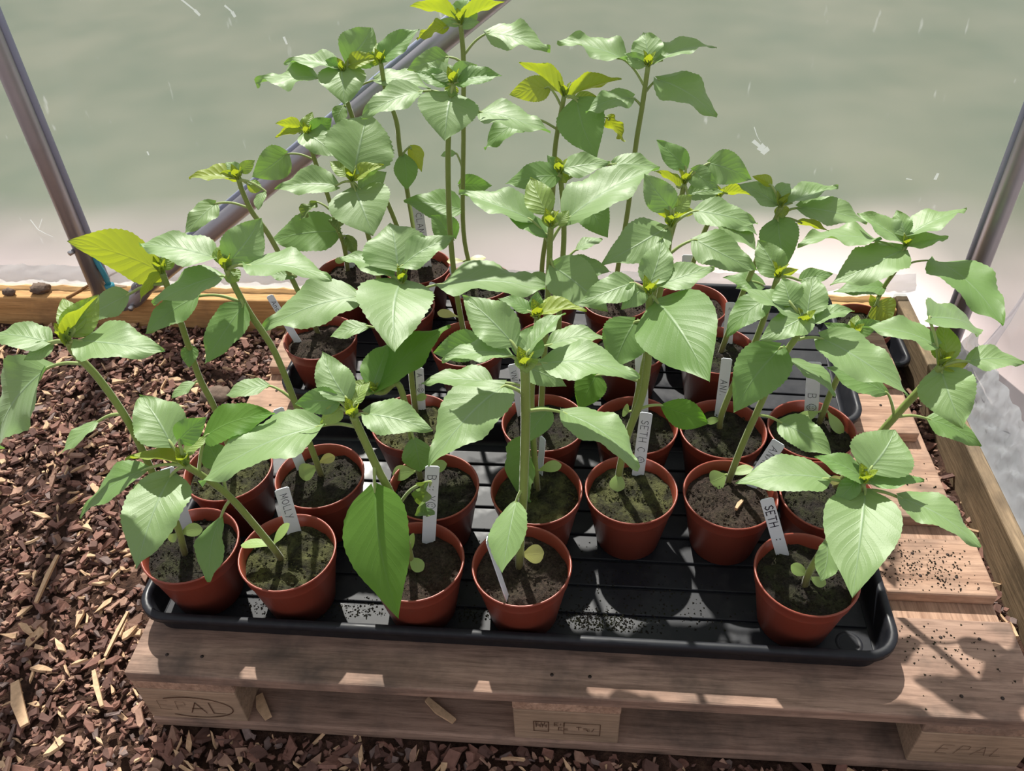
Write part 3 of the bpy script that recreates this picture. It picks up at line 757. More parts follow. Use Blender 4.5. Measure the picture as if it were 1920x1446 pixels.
make('P3', 'sunflower seedling whose largest dark leaf hangs over the rim of its pot', [(772, 1062), (765, 1030), (738, 939), (708, 879), (675, 808), (663, 782)],
 [L(703, 920, 748, 1160, 128, at=(706, 872), wave=.012, ser=.012, mat='leafsh'), L(598, 800, 374, 906, 84, at=(672, 802)), L(686, 776, 811, 806, 72, pk=.01), L(650, 748, 604, 660, 72, pk=.012), L(640, 766, 600, 794, 36, **YG),
  L(636, 752, 552, 758, 54, **DK), L(666, 756, 694, 716, 26, **YG), L(805, 903, 804, 968, 15, at=(745, 955), ot=.03, ob=.03, **W8)],
 [(768, 1045, 793, 1070, 26), (766, 1040, 776, 1000, 14)], soil='soilb', var=5, r0=.0056, r1=.0048)
make('P4', 'upright sunflower seedling with a pale crown, beside the empty stretch of tray', [(974, 1060), (976, 1010), (981, 930), (985, 812), (985, 740), (984, 690)],
 [L(968, 940, 942, 1074, 70, at=(981, 909), kind='el', wave=.015), L(945, 724, 804, 876, 108, at=(982, 738)), L(1058, 775, 1198, 880, 72, at=(989, 775)),
  L(961, 643, 868, 556, 84), L(958, 668, 828, 676, 44, mat='leaf', fold=.4, pk=.01), L(1021, 682, 1200, 708, 74), L(990, 660, 1060, 586, 36, mat='leaf', fold=.5, pk=.012), L(986, 670, 988, 700, 46, **YG), L(984, 670, 1000, 612, 66)],
 [(978, 1040, 1020, 1036, 36, 'cotyy')], soil='soilb', var=6, r0=.0058, r1=.0052)
make('P5', 'sunflower seedling standing alone beyond the tray gap, heart-shaped leaf over its pot', [(1510, 1096), (1519, 1070), (1560, 1003), (1598, 948), (1618, 905)],
 [L(1622, 926, 1598, 1121, 142, wave=.012, ser=.010), L(1549, 898, 1379, 908, 74, at=(1612, 922), wave=.02), L(1687, 934, 1839, 1027, 62, at=(1614, 918)), L(1633, 878, 1678, 806, 118, wave=.015), L(1620, 898, 1526, 857, 42, mat='leafdk', pk=.014),
  L(1628, 906, 1733, 901, 40, mat='leafdk', pk=.014), L(1549, 1016, 1538, 1090, 44, at=(1556, 1008), kind='el'), L(1605, 900, 1563, 946, 40, **DK)],
 [(1516, 1078, 1483, 1060, 24), (1517, 1082, 1549, 1096, 20)], soil='soil', var=7)
make('P8', 'dark-leaved sunflower seedling shaded behind the pot with the overhanging leaf', [(787, 896), (775, 840), (750, 725), (720, 735), (702, 735)],
 [L(703, 732, 843, 608, 66, ot=-.10, mat='leafsh'), L(699, 725, 728, 644, 70, ot=-.075, **DK), L(775, 820, 788, 884, 62, at=(770, 810), ot=.02, kind='el', **DK), L(700, 735, 655, 720, 30, **YG)],
 [(780, 884, 736, 890, 30), (795, 878, 838, 870, 24)], soil='soil', var=8, bud=.015)
make('P9', 'low sunflower seedling with small yellow-green crown, hidden behind the upright pale-crowned one', [(1007, 915), (1000, 830), (996, 745), (1003, 660), (1008, 596)],
 [L(1000, 594, 1100, 582, 34, **FO), L(1006, 580, 1008, 546, 28, mat='leafdk', pk=.01), L(992, 584, 934, 560, 28, **DK), L(1031, 647, 1142, 634, 46, at=(1005, 660)), L(920, 719, 790, 718, 46, at=(997, 735)),
  L(897, 640, 812, 662, 62, at=(1002, 665), **DK), L(1028, 768, 985, 832, 50, at=(998, 770), **DK), L(992, 815, 986, 946, 58, at=(998, 800), kind='el', ot=.02, **DK), L(990, 690, 1062, 725, 52, at=(1000, 690))],
 [(1010, 882, 1053, 872, 22)], soil='soilm', var=9)
make('P10', 'sunflower seedling with one very large glossy heart leaf, near the tray gap', [(1160, 908), (1162, 880), (1178, 812), (1202, 749), (1212, 700), (1217, 640), (1218, 575), (1217, 552)],
 [L(1234, 568, 1330, 716, 156, ot=.14, wave=.015, fold=-.12, ser=.008, mat='leafdk'), L(1236, 536, 1340, 502, 50), L(1218, 534, 1243, 446, 64, pk=.012), L(1185, 531, 1085, 568, 58), L(1204, 541, 1164, 580, 46, pk=.008), L(1190, 604, 1150, 692, 96, at=(1216, 605), **DK),
  L(1239, 760, 1328, 794, 58, at=(1203, 769), kind='el', mat='leafsh')],
 [(1160, 886, 1157, 922, 30)], soil='soilm', var=10, r0=.0056, r1=.005)
make('P11', 'sunflower seedling with a hanging dark leaf, rooted in brown soil beside a tan splinter', [(1366, 900), (1392, 834), (1422, 767), (1450, 705), (1471, 665), (1492, 634), (1506, 610)],
 [L(1462, 653, 1376, 774, 100, at=(1478, 655), **DK), L(1540, 635, 1704, 740, 82, at=(1495, 640)), L(1464, 792, 1562, 856, 62, at=(1422, 782)), L(1477, 674, 1567, 742, 32, at=(1468, 675), kind='el'), L(1518, 590, 1424, 638, 62),
  L(1514, 588, 1530, 516, 70), L(1522, 602, 1602, 584, 34, mat='leaf', pk=.012, fold=.4), L(1480, 590, 1380, 540, 28), L(1482, 568, 1466, 522, 60), L(1502, 600, 1456, 566, 32, **YG)],
 [(1362, 890, 1332, 904, 38), (1368, 890, 1412, 878, 20)], soil='soilb', var=11)
make('P12', 'sunflower seedling leaning over the bare pallet boards toward the side film', [(1568, 912), (1590, 888), (1616, 861), (1651, 812), (1737, 717), (1765, 686)],
 [L(1766, 698, 1806, 804, 104), L(1815, 678, 1922, 682, 46), L(1775, 678, 1764, 605, 52, **YG), L(1755, 648, 1616, 614, 46, mat='leaf', fold=.3), L(1742, 596, 1834, 618, 48, at=(1765, 690), ot=-.08), L(1768, 690, 1816, 680, 28, **FO),
  L(1741, 786, 1839, 838, 48, at=(1689, 780), **DK), L(1664, 738, 1550, 690, 54, at=(1675, 785), kind='el', **DK)],
 [(1580, 895, 1556, 905, 18, 'cotyy')], soil='soil', var=12, r0=.0055, r1=.005)
make('P13', 'sunflower seedling with a broad pointed pale leaf hanging over neighbouring dark leaves', [(780, 770), (774, 730), (770, 690), (762, 600), (755, 530)],
 [L(750, 532, 741, 660, 150, ot=.155, wave=.015, ser=.028), L(671, 556, 491, 620, 82, at=(758, 570), wave=.04), L(827, 533, 1036, 545, 58, at=(758, 560), wave=.04), L(746, 500, 732, 418, 128, ser=.028), L(752, 500, 851, 445, 54, mat='leaf', pk=.016, fold=.3),
  L(734, 518, 636, 482, 40, mat='leaf', pk=.016, fold=.3), L(692, 612, 620, 632, 32, at=(764, 640), kind='el')],
 [(776, 750, 800, 742, 14)], soil='soilm', var=13)
make('P14', 'tall sunflower seedling with upright crinkled crown leaf and two wide side leaves', [(1014, 792), (1016, 740), (1022, 640), (1028, 540), (1031, 457), (1033, 425)],
 [L(995, 412, 860, 362, 56, at=(1031, 462), fold=.45), L(1065, 410, 1236, 313, 82, at=(1032, 462), fold=.35), L(1024, 398, 994, 333, 58, **YG), L(1036, 398, 1036, 430, 44, 'U', **FO), L(1044, 420, 1066, 394, 26, **YG),
  L(1038, 500, 1140, 584, 92, at=(1030, 480)), L(1026, 440, 948, 404, 34, at=(1031, 450), **DK)],
 [(1012, 770, 990, 776, 16)], soil='soil', var=14)
make('P15', 'sunflower seedling with folded silvery crown, behind the very large glossy leaf', [(1185, 792), (1195, 740), (1212, 660), (1235, 560), (1251, 480), (1257, 425)],
 [L(1257, 390, 1208, 325, 60, ot=-.034, pk=.008), L(1304, 396, 1420, 420, 54), L(1258, 402, 1308, 398, 26, 'U', **FO), L(1256, 408, 1226, 392, 18, 'U', **FO), L(1264, 392, 1298, 366, 34, **YG), L(1248, 428, 1128, 496, 82),
  L(1303, 450, 1420, 508, 70, at=(1252, 475)), L(1118, 704, 1085, 768, 62, at=(1200, 710), mat='leafsh')],
 [(1180, 772, 1168, 768, 26)], soil='soil', var=15)
make('P16', 'short sunflower seedling with a puckered crown leaf above a hanging dark leaf', [(1349, 804), (1355, 771), (1390, 690), (1418, 636), (1445, 560), (1458, 520)],
 [L(1460, 517, 1420, 450, 60, fold=.35, pk=.014), L(1462, 518, 1498, 505, 20, 'U', **FO), L(1440, 560, 1362, 632, 56, at=(1444, 562), **DK), L(1500, 526, 1562, 514, 34, **DK)],
 [(1352, 785, 1324, 792, 14)], soil='soil', var=16)
make('P17', 'short sunflower seedling in the end pot of the outer tray nearest the side film', [(1540, 788), (1554, 745), (1571, 707), (1590, 660), (1600, 632)],
 [L(1596, 630, 1545, 606, 32, **DK), L(1604, 625, 1650, 602, 34, **DK), L(1600, 632, 1580, 665, 34, **DK), L(1602, 622, 1608, 590, 26, **YG)],
 [(1536, 772, 1496, 784, 20), (1552, 772, 1580, 814, 22)], soil='soil', var=17)
make('P18', 'sunflower seedling leaning in front of the diagonal brace from the inner tray end', [(596, 624), (560, 548), (508, 447), (473, 398), (455, 360), (447, 336)],
 [L(440, 334, 354, 334, 30, mat='young', fold=.6), L(452, 326, 424, 304, 28), L(452, 340, 400, 332, 22, 'U', **FO), L(464, 345, 492, 356, 28, 'U', **FO), L(404, 382, 345, 439, 42, at=(466, 393)), L(497, 358, 484, 394, 20, kind='el'),
  L(556, 519, 505, 513, 26, at=(548, 522), kind='el', **DK), L(452, 322, 478, 300, 24, **YG)],
 (), soil='soilb', var=18)
make('P20', 'tall sunflower seedling with a dark knotted crown beside the diagonal brace', [(652, 508), (645, 460), (633, 428), (614, 365), (590, 300), (578, 255)],
 [L(566, 240, 516, 232, 22, 'U', **FO), L(566, 248, 516, 257, 16, 'U', **FO), L(568, 242, 586, 210, 24, **YG), L(588, 250, 622, 222, 42, mat='leafdk', pk=.02), L(570, 247, 638, 298, 56), L(536, 289, 472, 332, 64, at=(590, 300)),
  L(595, 379, 563, 413, 22, at=(621, 397), **W8), L(636, 395, 640, 438, 22, at=(630, 420), **W8), L(634, 434, 505, 452, 76, at=(642, 445), **DK), L(648, 442, 668, 480, 28, at=(645, 440), **W8)],
 [(648, 490, 628, 488, 12)], soil='soilb', var=19)
make('P19', 'sunflower seedling with a wide pale leaf raised like a sail, in the inner tray', [(722, 574), (708, 515), (690, 440), (668, 370), (660, 340)],
 [L(666, 314, 690, 212, 132, wave=.03, ser=.03), L(630, 348, 515, 356, 54, fold=.5, pk=.008), L(667, 358, 700, 442, 122, wave=.015), L(664, 338, 720, 309, 28, **FO), L(650, 330, 618, 302, 28, **YG), L(676, 355, 725, 322, 44)],
 [(716, 548, 734, 538, 12)], soil='soil', var=20)
p22 = make('P22', 'pot with two tall sunflower stems crossing in front of the diagonal brace', [(766, 490), (735, 400), (690, 300), (663, 226), (650, 184), (645, 135)],
 [L(596, 146, 479, 156, 36, wave=.08), L(634, 130, 532, 119, 30, fold=.5), L(640, 130, 647, 196, 92, wave=.03), L(654, 112, 698, 52, 82, wave=.04), L(654, 122, 710, 109, 32, **FO), L(636, 124, 610, 113, 24, mat='leafdk', pk=.02), L(705, 150, 808, 166, 38, at=(650, 184)), L(645, 198, 630, 232, 30, at=(655, 205), kind='el')],
 (), soil='soilb', var=21)
p = Plant('P22', '', [(785, 484), (773, 413), (763, 355), (750, 284), (743, 226), (724, 174), (714, 118)], with_pot=False, root=p22.root)
for a, k in [L(714, 113, 786, 54, 44, fold=.4, mat='leafdk'), L(757, 288, 763, 355, 46, at=(752, 290), kind='el', **DK), L(769, 275, 790, 322, 30, 'U', at=(752, 290), mat='young'), L(712, 116, 690, 96, 26, 'U', **FO), L(716, 112, 706, 80, 24, **YG)]: p.leaf(*a, **k)
make('P26', 'tall sunflower seedling with one heart-shaped leaf below a dark pleated crown', [(866, 616), (857, 555), (848, 482), (842, 400), (840, 300), (842, 240), (848, 190), (850, 158)],
 [L(845, 182, 834, 264, 118, wave=.012), L(840, 158, 778, 135, 34, mat='leafdk', pk=.016, fold=.4), L(856, 156, 941, 142, 38, mat='leafdk', pk=.016, fold=.5), L(853, 145, 895, 122, 42), L(850, 146, 800, 117, 36), L(902, 211, 1032, 250, 48, at=(846, 195)),
  L(788, 172, 676, 222, 50, at=(847, 185), fold=.3), L(850, 446, 808, 404, 54, at=(846, 462), **DK), L(848, 160, 846, 182, 30, 'U', **FO)],
 [(858, 594, 820, 586, 16, 'cotyy')], soil='soil', var=22)
make('P21', 'tallest sunflower seedling, its top reaching past the diagonal brace', [(875, 500), (869, 433), (869, 258), (869, 119), (866, 70), (864, 46)],
 [L(857, 38, 768, 12, 28, 'U', **FO), L(866, 42, 946, 4, 30, 'U', **FO), L(863, 38, 878, -2, 54), L(864, 46, 900, 41, 22), L(862, 46, 824, 38, 20), L(838, 50, 782, 76, 24, 'U', mat='young', wave=.08), L(913, 63, 1032, 92, 50, at=(873, 102), wave=.06),
  L(838, 107, 763, 130, 46, at=(869, 122)), L(866, 393, 757, 377, 56, at=(869, 400), **DK), L(862, 346, 923, 348, 42, at=(869, 380), **DK), L(856, 288, 826, 292, 14, at=(869, 318), kind='el')],
 [(874, 490, 911, 484, 12, 'cotyy'), (870, 490, 838, 490, 12, 'cotyy')], soil='soil', var=23, r0=.0045, r1=.004)
make('P23', 'tall sunflower seedling with a back-lit leaf and a large dark hanging leaf', [(1012, 534), (1018, 482), (1035, 380), (1040, 289), (1046, 243), (1058, 180)],
 [L(1030, 164, 954, 178, 48, 'U', at=(1046, 200), mat='young', fold=.05), L(1055, 182, 973, 117, 32, 'U', **FO), L(1067, 182, 1166, 149, 32, 'U', **FO), L(1082, 190, 1119, 296, 94, wave=.02, **DK), L(985, 222, 908, 279, 42, at=(1046, 240), wave=.06, **DK), L(1137, 220, 1171, 266, 24, 'U', at=(1050, 230), mat='young', wave=.1), L(1080, 184, 1128, 186, 28, 'U', mat='young')],
 (), soil='soil', var=24)
make('P24', 'tall sunflower seedling with silvery curled leaves standing clear against the film', [(1150, 562), (1159, 500), (1177, 395), (1192, 274), (1204, 201), (1215, 125)],
 [L(1171, 113, 1045, 76, 40, at=(1207, 161), wave=.06, fold=.3), L(1216, 114, 1206, 60, 64, wave=.05), L(1229, 116, 1344, 88, 36, fold=.5, wave=.04), L(1210, 122, 1170, 100, 30, fold=.5), L(1233, 150, 1344, 220, 64, at=(1209, 170), wave=.05), L(1186, 184, 1098, 211, 40, at=(1201, 204), wave=.05)],
 (), soil='soilb', var=25)
make('P25', 'sunflower seedling behind a black-lettered label, its stem leaning past pale crown leaves', [(1290, 565), (1294, 514), (1318, 441), (1335, 405), (1348, 372)],
 [L(1358, 362, 1415, 366, 22, 'U', **FO), L(1346, 396, 1420, 440, 40), L(1345, 405, 1420, 472, 46), L(1345, 372, 1330, 340, 30, **YG)],
 (), soil='soilb', var=26)
make('P27', 'sunflower seedling with a low spiral crown between two tall stems in the inner tray', [(1046, 664), (1050, 555), (1057, 451), (1055, 380), (1050, 325)],
 [L(1052, 322, 1026, 291, 28, mat='leafdk', pk=.02), L(1046, 330, 948, 345, 54, bend=.2, **DK), L(1054, 318, 1144, 304, 44), L(1150, 308, 1238, 313, 38, at=(1055, 340), ot=-.02), L(1100, 370, 1140, 446, 68, at=(1056, 400), **DK), L(1078, 470, 1130, 449, 22, at=(1058, 494), kind='el'),
  L(1066, 497, 1146, 510, 44, at=(1055, 500)), L(1028, 530, 984, 518, 28, at=(1051, 545)), L(1050, 322, 1062, 344, 26, 'U', **FO)],
 (), soil='soil', var=27)
make('P28', 'sunflower seedling with a dark upright crown leaf beside a broad rounded pale leaf', [(1190, 664), (1225, 560), (1258, 440), (1275, 380), (1283, 345)],
 [L(1286, 314, 1231, 262, 44, mat='leafdk', pk=.008), L(1298, 320, 1347, 354, 44, pk=.016), L(1274, 352, 1227, 321, 18, 'U', **FO), L(1330, 306, 1410, 337, 66, at=(1284, 345), bend=.15), L(1290, 365, 1357, 360, 36)],
 (), soil='soil', var=28)
make('P29', 'sunflower seedling with a drooping oval leaf under its fan-shaped crown, inner tray end', [(1352, 660), (1385, 570), (1410, 508), (1440, 440), (1455, 410), (1464, 388)],
 [L(1458, 384, 1384, 345, 40, fold=.4, pk=.014), L(1446, 348, 1410, 331, 22, 'U', **FO), L(1458, 364, 1482, 345, 34), L(1474, 384, 1572, 350, 34, mat='leaf', fold=.6, pk=.012), L(1498, 390, 1627, 417, 52, at=(1464, 410)), L(1459, 414, 1473, 503, 74, at=(1460, 404), bend=.14, **DK),
  L(1498, 416, 1554, 434, 16, 'U', at=(1460, 410), mat='young'), L(1431, 535, 1355, 521, 34, at=(1402, 532), **DK), L(1464, 386, 1468, 410, 30, 'U', **FO)],
 [(1350, 668, 1396, 662, 14, 'cotyy')], soil='soil', var=29)
make('P30', 'sunflower seedling standing on its own behind the inner tray end, in the tunnel corner', [(1625, 606), (1654, 544), (1682, 502), (1698, 462)],
 [L(1692, 454, 1608, 399, 40, fold=.5, pk=.014), L(1703, 442, 1813, 392, 44, pk=.014, fold=.3), L(1697, 464, 1778, 446, 34, mat='leaf', fold=.6), L(1692, 470, 1556, 536, 78), L(1644, 452, 1496, 457, 34, at=(1692, 478), wave=.06), L(1755, 490, 1880, 612, 72, at=(1682, 506), ot=.17, wave=.04, **DK),
  L(1696, 440, 1680, 394, 38), L(1656, 540, 1563, 548, 36, at=(1664, 534), **DK), L(1645, 572, 1672, 600, 56, 'U', at=(1650, 552), mat='young'), L(1640, 575, 1632, 552, 16, 'U', at=(1648, 556), mat='young')],
 (), soil='soil', var=30, zb=GZ+.006)

# ------------------------------------------------------------------ plant labels
def plabel(pot, label, tx, ty, bx, by, w, text='', ink='ink', h=.010, start=.10, wd=.0008, zb=None, yaw=1.0):
    z = (TF if zb is None else zb)+SOILZ
    Bp = onz(bx, by, z); cx, cy = POTS[pot]; q = Vector((Bp.x-cx, Bp.y-cy))
    if q.length > .047: q *= .047/q.length; Bp = Vector((cx+q.x, cy+q.y, z))
    T = ony(tx, ty, Bp.y+.004)
    a = (Bp-T); Ln = a.length; a.normalize(); v = ((Bp+T)/2-CAMP).normalized()
    s = a.cross(v).normalized()
    if s.dot(RT) < 0: s = -s
    W = max(.0125, w*mpp(T)); cf = min(1, w*mpp(T)/W); sf = math.sqrt(1-cf*cf)
    N = s.cross(a).normalized()
    if N.dot(v) > 0: N = -N
    X = s*cf+N*sf*yaw; N = X.cross(a).normalized()
    if N.dot(v) > 0: N = -N
    root = empty('plant_label', tuple(Bp), label, 'plant label', 'white plastic labels stuck in the pots')
    o = Bp; E = Bp+a*.025; hw = W/2; c = .0025; th = .0006
    out = [(-hw, c), (-hw+c, 0), (hw-c, 0), (hw, c), (hw, Ln), (hw*.3, Ln+.025), (-hw*.3, Ln+.025), (-hw, Ln)]
    V = [T+X*x+a*y+N*th for x, y in out]+[T+X*x+a*y-N*th for x, y in out]; n = len(out)
    F = [tuple(range(n)), tuple(range(2*n-1, n-1, -1))]+[(i, i+n, (i+1) % n+n, (i+1) % n) for i in range(n)]
    mesh('blade', [q-o for q in V], F, M['tagw'], root, False)
    if text:
        hh = min(h, W*.62); pos = 0.0; word = ''
        adv = lambda ch: (max([p[0] for st in GL.get(ch, []) for p in st], default=.35)+.35)*hh
        for ch in text+' ':
            if ch != ' ': word += ch; continue
            if word:
                V, F, ln = strokes(word, hh, T+a*(Ln*start+.002+pos)-X*(hh*.5), a, X, N, wd, th+.0003)
                mesh('lettering', [q-o for q in V], F, M[ink], root, False); pos += ln; word = ''
            pos += .7*hh
plabel('P2', 'white label with five pencilled letters in the mossy pot at the tray edge', 528, 916, 555, 980, 27, 'MOLLY', h=.0095)
plabel('P3', 'white label with a pencilled smiley face behind a shrivelled leaf', 811, 874, 806, 1010, 27, 'B :: Y@', h=.012)
plabel('P10', 'white label with pencilled letters and a smudged circle below the large glossy leaf', 1212, 774, 1200, 878, 24, 'SETH C @', h=.0105)
plabel('P11', 'white label tilted sideways with spaced pencilled capitals over brown soil', 1461, 829, 1424, 898, 26, 'ANABE', h=.010)
plabel('P5', 'white label with four bold black letters in the pot beyond the tray gap', 1437, 935, 1451, 1020, 25, 'SETH   :', 'inkb', h=.012, wd=.0014)
plabel('P17', 'white label with one large letter and a drawn smile in the end pot', 1527, 679, 1521, 768, 26, 'I     B @', h=.012)
plabel('P14', 'narrow white label with faint slanted strokes beside the pale upright stem', 960, 683, 967, 775, 16, 'VN//@', h=.010)
plabel('P16', 'white label with dark slanted letters, half hidden by a hanging dark leaf', 1363, 672, 1347, 760, 20, '    AN/.', 'inkb', h=.010)
plabel('P29', 'white label almost hidden by leaves at the inner tray end', 1370, 567, 1366, 642, 18, '= :', h=.008)
plabel('P25', 'white label with bold black capitals against the bright film', 1290, 478, 1283, 552, 21, ' NABE I', 'inkb', h=.013, wd=.0017)
plabel('P18', 'narrow leaning label with small black script beside the back baseboard', 505, 554, 540, 640, 13, 'Anc.', 'inkb', h=.011)
plabel('P22', 'pinkish white label with thin capitals beside two tall stems', 781, 378, 800, 500, 20, ' CLAN', 'inkb', h=.011, wd=.0008)
plabel('P19', 'small blank white label under the broad pointed leaf', 812, 530, 801, 580, 13)
plabel('P21', 'blank white label turned edge-on below the tallest stem', 846, 500, 853, 560, 9)
plabel('P20', 'white label with one dark curved letter beside the film-end stem', 647, 440, 661, 486, 14, '   U', 'inkb', h=.009)
plabel('P13', 'white label with pencil lines and an arc behind a thin green stem', 786, 690, 794, 760, 16, 'A  =@', h=.010)
plabel('P15', 'plain white label behind the thick double stem', 1202, 656, 1214, 752, 24)
plabel('P7', 'white label tucked under a broad dark green leaf', 521, 766, 556, 872, 20)
plabel('P1', 'white label leaning out at the tray corner beside the bark', 312, 878, 345, 974, 26)
plabel('P4', 'white label seen edge-on in the brown soil below the hanging oval leaf', 913, 1010, 952, 1124, 8, yaw=-1.0)
plabel('P9', 'short white label behind the dark hanging leaves', 1018, 820, 1013, 880, 11)

# ------------------------------------------------------------------ bark mulch
def chip_verts(r, size, asp, th):
    n = 6; ang = np.sort(r.uniform(0, 2*np.pi, n)*.35+np.arange(n)*2*np.pi/n); rad = r.uniform(.65, 1.1, n)
    x = np.cos(ang)*rad*size*.5; y = np.sin(ang)*rad*size*.5*asp
    bow = r.uniform(-.25, .25)
    z = bow*x*x/size*2+r.uniform(-.06, .06, n)*size*.4
    top = np.stack([x*.93, y*.9, z+th*.5], 1); bot = np.stack([x, y, z-th*.5], 1)
    return np.concatenate([top, bot])
CF = [(0, 1, 2), (0, 2, 3), (0, 3, 4), (0, 4, 5)]+[(i, i+6, (i+1) % 6+6, (i+1) % 6) for i in range(6)]
CF4 = [(0, 1, 2, 3), (0, 3, 4, 5)]+[(i, i+6, (i+1) % 6+6, (i+1) % 6) for i in range(6)]
def rotm(r, tilt):
    return np.array((Matrix.Rotation(r.uniform(0, 6.283), 3, 'Z') @ Matrix.Rotation(r.normal(0, tilt), 3, 'X') @ Matrix.Rotation(r.normal(0, tilt), 3, 'Y')))
def under_pallet(x, y):
    if .03 < x < 1.17 and .04 < y < .79: return True
    if -.005 < x < 1.205 and any(a-.005 < y < b+.005 for a, b in ((0, .1), (.3275, .4725), (.7, .8))): return True
    return 1.075 < x < 1.289 and .808 < y < .962
VV = []; FF = []; MI = []
k = 0; tries = 0
wts = [.30, .33, .17, .12, .08]
while k < 21000 and tries < 90000:
    tries += 1
    x = rng.uniform(-1.35, 1.285); y = rng.uniform(-.55, .962)
    if under_pallet(x, y): continue
    if x > 0 and y > .80 and rng.uniform() < .5: continue
    if (x < -.55 or y < -.2) and rng.uniform() < .35: continue
    size = float(np.clip(rng.lognormal(-4.08, .48), .006, .044)); mi = int(rng.choice(5, p=wts))
    asp = rng.uniform(.35, .8) if mi != 3 else rng.uniform(.12, .45)
    if mi == 3: size *= 1.15
    inside = (-.02 < x < 1.22 and -.02 < y < .82)
    z = GZ+rng.uniform(-.004, .012 if not inside else .004)
    vv = chip_verts(rng, size, asp, rng.uniform(.002, .005)) @ rotm(rng, .33).T+np.array((x, y, z))
    VV.append(vv); FF += [tuple(i+12*k for i in f) for f in CF4]; MI += [mi]*len(CF4); k += 1
VV = np.concatenate(VV)
o = mesh('bark_mulch', VV, FF, None, None, False, None, BK, MI)
tag(o, 'brown bark mulch covering the ground around the pallet', 'mulch', kind='stuff')
# the largest chips, one by one
variants = []
for q in range(14):
    pale = q >= 8
    sz = rng.uniform(.026, .042) if not pale else rng.uniform(.03, .055)
    asp = rng.uniform(.4, .75) if not pale else rng.uniform(.14, .35)
    me = bpy.data.meshes.new('pale_wood_chip' if pale else 'bark_chip')
    me.from_pydata([tuple(v) for v in chip_verts(rng, sz, asp, rng.uniform(.0035, .006))], [], CF)
    me.materials.append(BK[3] if pale else BK[[0, 1, 2, 1, 4, 0, 1, 2][q]]); variants.append((me, pale))
n = 0; ND = 150; placed = {True: 0, False: 0}
while n < 290:
    px, py = rng.uniform(-10, 1930), rng.uniform(600, 1460)
    p = onz(px, py, GZ+.012)
    if under_pallet(p.x, p.y) or (-.022 < p.x < 1.222 and -.022 < p.y < .822) or p.y > .955 or p.x > 1.28: continue
    if p.x > 1.2 and p.y > .78: continue
    me, pale = variants[int(rng.integers(0, 14))]
    if placed[pale] >= 145: continue
    o = bpy.data.objects.new(me.name, me); link(o); placed[pale] += 1; n += 1
    o.location = (p.x, p.y, GZ+rng.uniform(.010, .016)); o.rotation_euler = (rng.normal(0, .18), rng.normal(0, .18), rng.uniform(0, 6.28)); sc = rng.uniform(.7, 1.2); o.scale = (sc, sc, sc)
    where = 'between the pallet and the side baseboard' if p.x > 1.15 and p.y > 0 else ('below the open edge of the pallet' if p.x > -.02 else ('near the orange back baseboard' if p.y > .62 else ('beside the pallet end' if p.y > .1 else 'out from the pallet corner')))
    cn = {'bark_dark': 'dark brown', 'bark_reddish': 'reddish brown', 'bark_brown': 'light brown', 'bark_grey': 'greyish'}.get(me.materials[0].name.split('.')[0])
    if pale: tag(o, 'loose pale tan wood splinter on the mulch '+where, 'wood chip', 'pale wood splinters on the mulch '+where)
    else: tag(o, 'loose flat '+cn+' bark piece on the mulch '+where, 'bark chip', cn+' bark pieces on the mulch '+where)
def sliver(label, a, b, wd, z=GZ+.02):
    A = onz(*a, z); B = onz(*b, z+.004); d = (B-A).normalized(); s = d.cross(Vector((0, 0, 1)))*wd; u = Vector((0, 0, .0025)); mpt = A.lerp(B, .45)+s*.4
    V = [A-s*.7, mpt-s, B-s*.55, B+s*.75, mpt+s*.9, A+s*.6]; V = [v+u for v in V]+[v-u for v in V]
    tag(mesh('wood_splinter', V, CF, BK[3], None, False), label, 'splinter')
sliver('long pale wood splinter lying on the mulch beside the pallet', (108, 1042), (68, 1130), .004)
sliver('straight grey-white splinter leaning against the pallet corner', (240, 1148), (198, 1232), .003, GZ+.06)
sliver('broad pale wood sliver on the mulch below the pallet corner', (28, 1280), (48, 1360), .009)
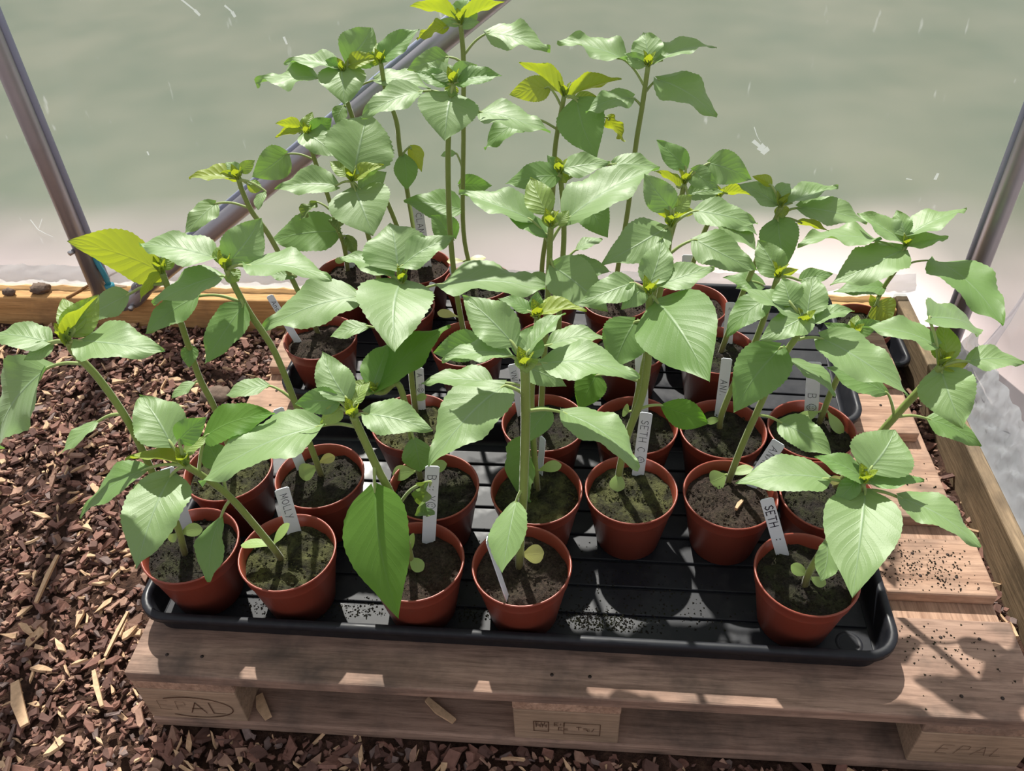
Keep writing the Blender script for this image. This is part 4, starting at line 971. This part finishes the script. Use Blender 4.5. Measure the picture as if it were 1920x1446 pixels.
sliver('thin tan splinter on the mulch beside the pallet block', (176, 1258), (192, 1325), .004)
sliver('short tan splinter on the bottom board inside the pallet opening', (486, 1304), (504, 1346), .008, -.118)
sliver('curved tan splinter on the bottom board near the middle block', (800, 1312), (852, 1352), .006, -.118)

sliver('small tan wood splinter lying on brown soil in a pot', (1392, 939), (1380, 955), .0028, TF+SOILZ+.003)

# loose soil crumbs
def crumbs(label, spots, zf, mat, smin=.0007, smax=.0022):
    V = []; F = []
    base = [(1, 0, -.3), (-.5, .87, -.3), (-.5, -.87, -.3), (.1, .1, .8)]
    for (cx, cy, sx, sy, n) in spots:
        for q in range(n):
            x, y = rng.normal(cx, sx), rng.normal(cy, sy); s = rng.uniform(smin, smax); k = len(V); a = rng.uniform(0, 6.28); ca, sa = math.cos(a), math.sin(a)
            z = zf(x, y)
            if z is None: continue
            V += [(x+(u*ca-v*sa)*s, y+(u*sa+v*ca)*s, z+(w_+.3)*s*.8) for u, v, w_ in base]
            F += [(k, k+1, k+3), (k+1, k+2, k+3), (k+2, k, k+3)]
    tag(mesh('soil_crumbs', V, F, mat, None, False), label, 'soil crumbs', kind='stuff')
def ontray(x, y): return TF+.0004 if (.05 < x < .98 and .095 < y < .43) else None
def onpal(x, y):
    return .0004 if (1.04 < x < 1.18 and any(a+.004 < y < b-.004 for a, b in decks)) else None
crumbs('dark wet soil crumbs spilled on the outer tray floor', [(.65, .102, .035, .012, 520), (.62, .118, .02, .008, 160), (.30, .11, .03, .01, 160), (.46, .11, .02, .01, 140), (.16, .105, .03, .01, 120), (.70, .16, .05, .03, 120), (.47, .2, .03, .03, 120), (.62, .2, .03, .03, 90), (.75, .12, .05, .02, 90), (.31, .2, .02, .04, 90)], ontray, M['soil'])
crumbs('dark soil crumbs scattered on the bare pallet boards', [(1.09, .25, .05, .03, 320), (1.1, .1, .05, .04, 120), (1.1, .4, .05, .05, 120), (1.13, .22, .03, .02, 120)], onpal, M['soil'])
print('objects', len(bpy.data.objects))
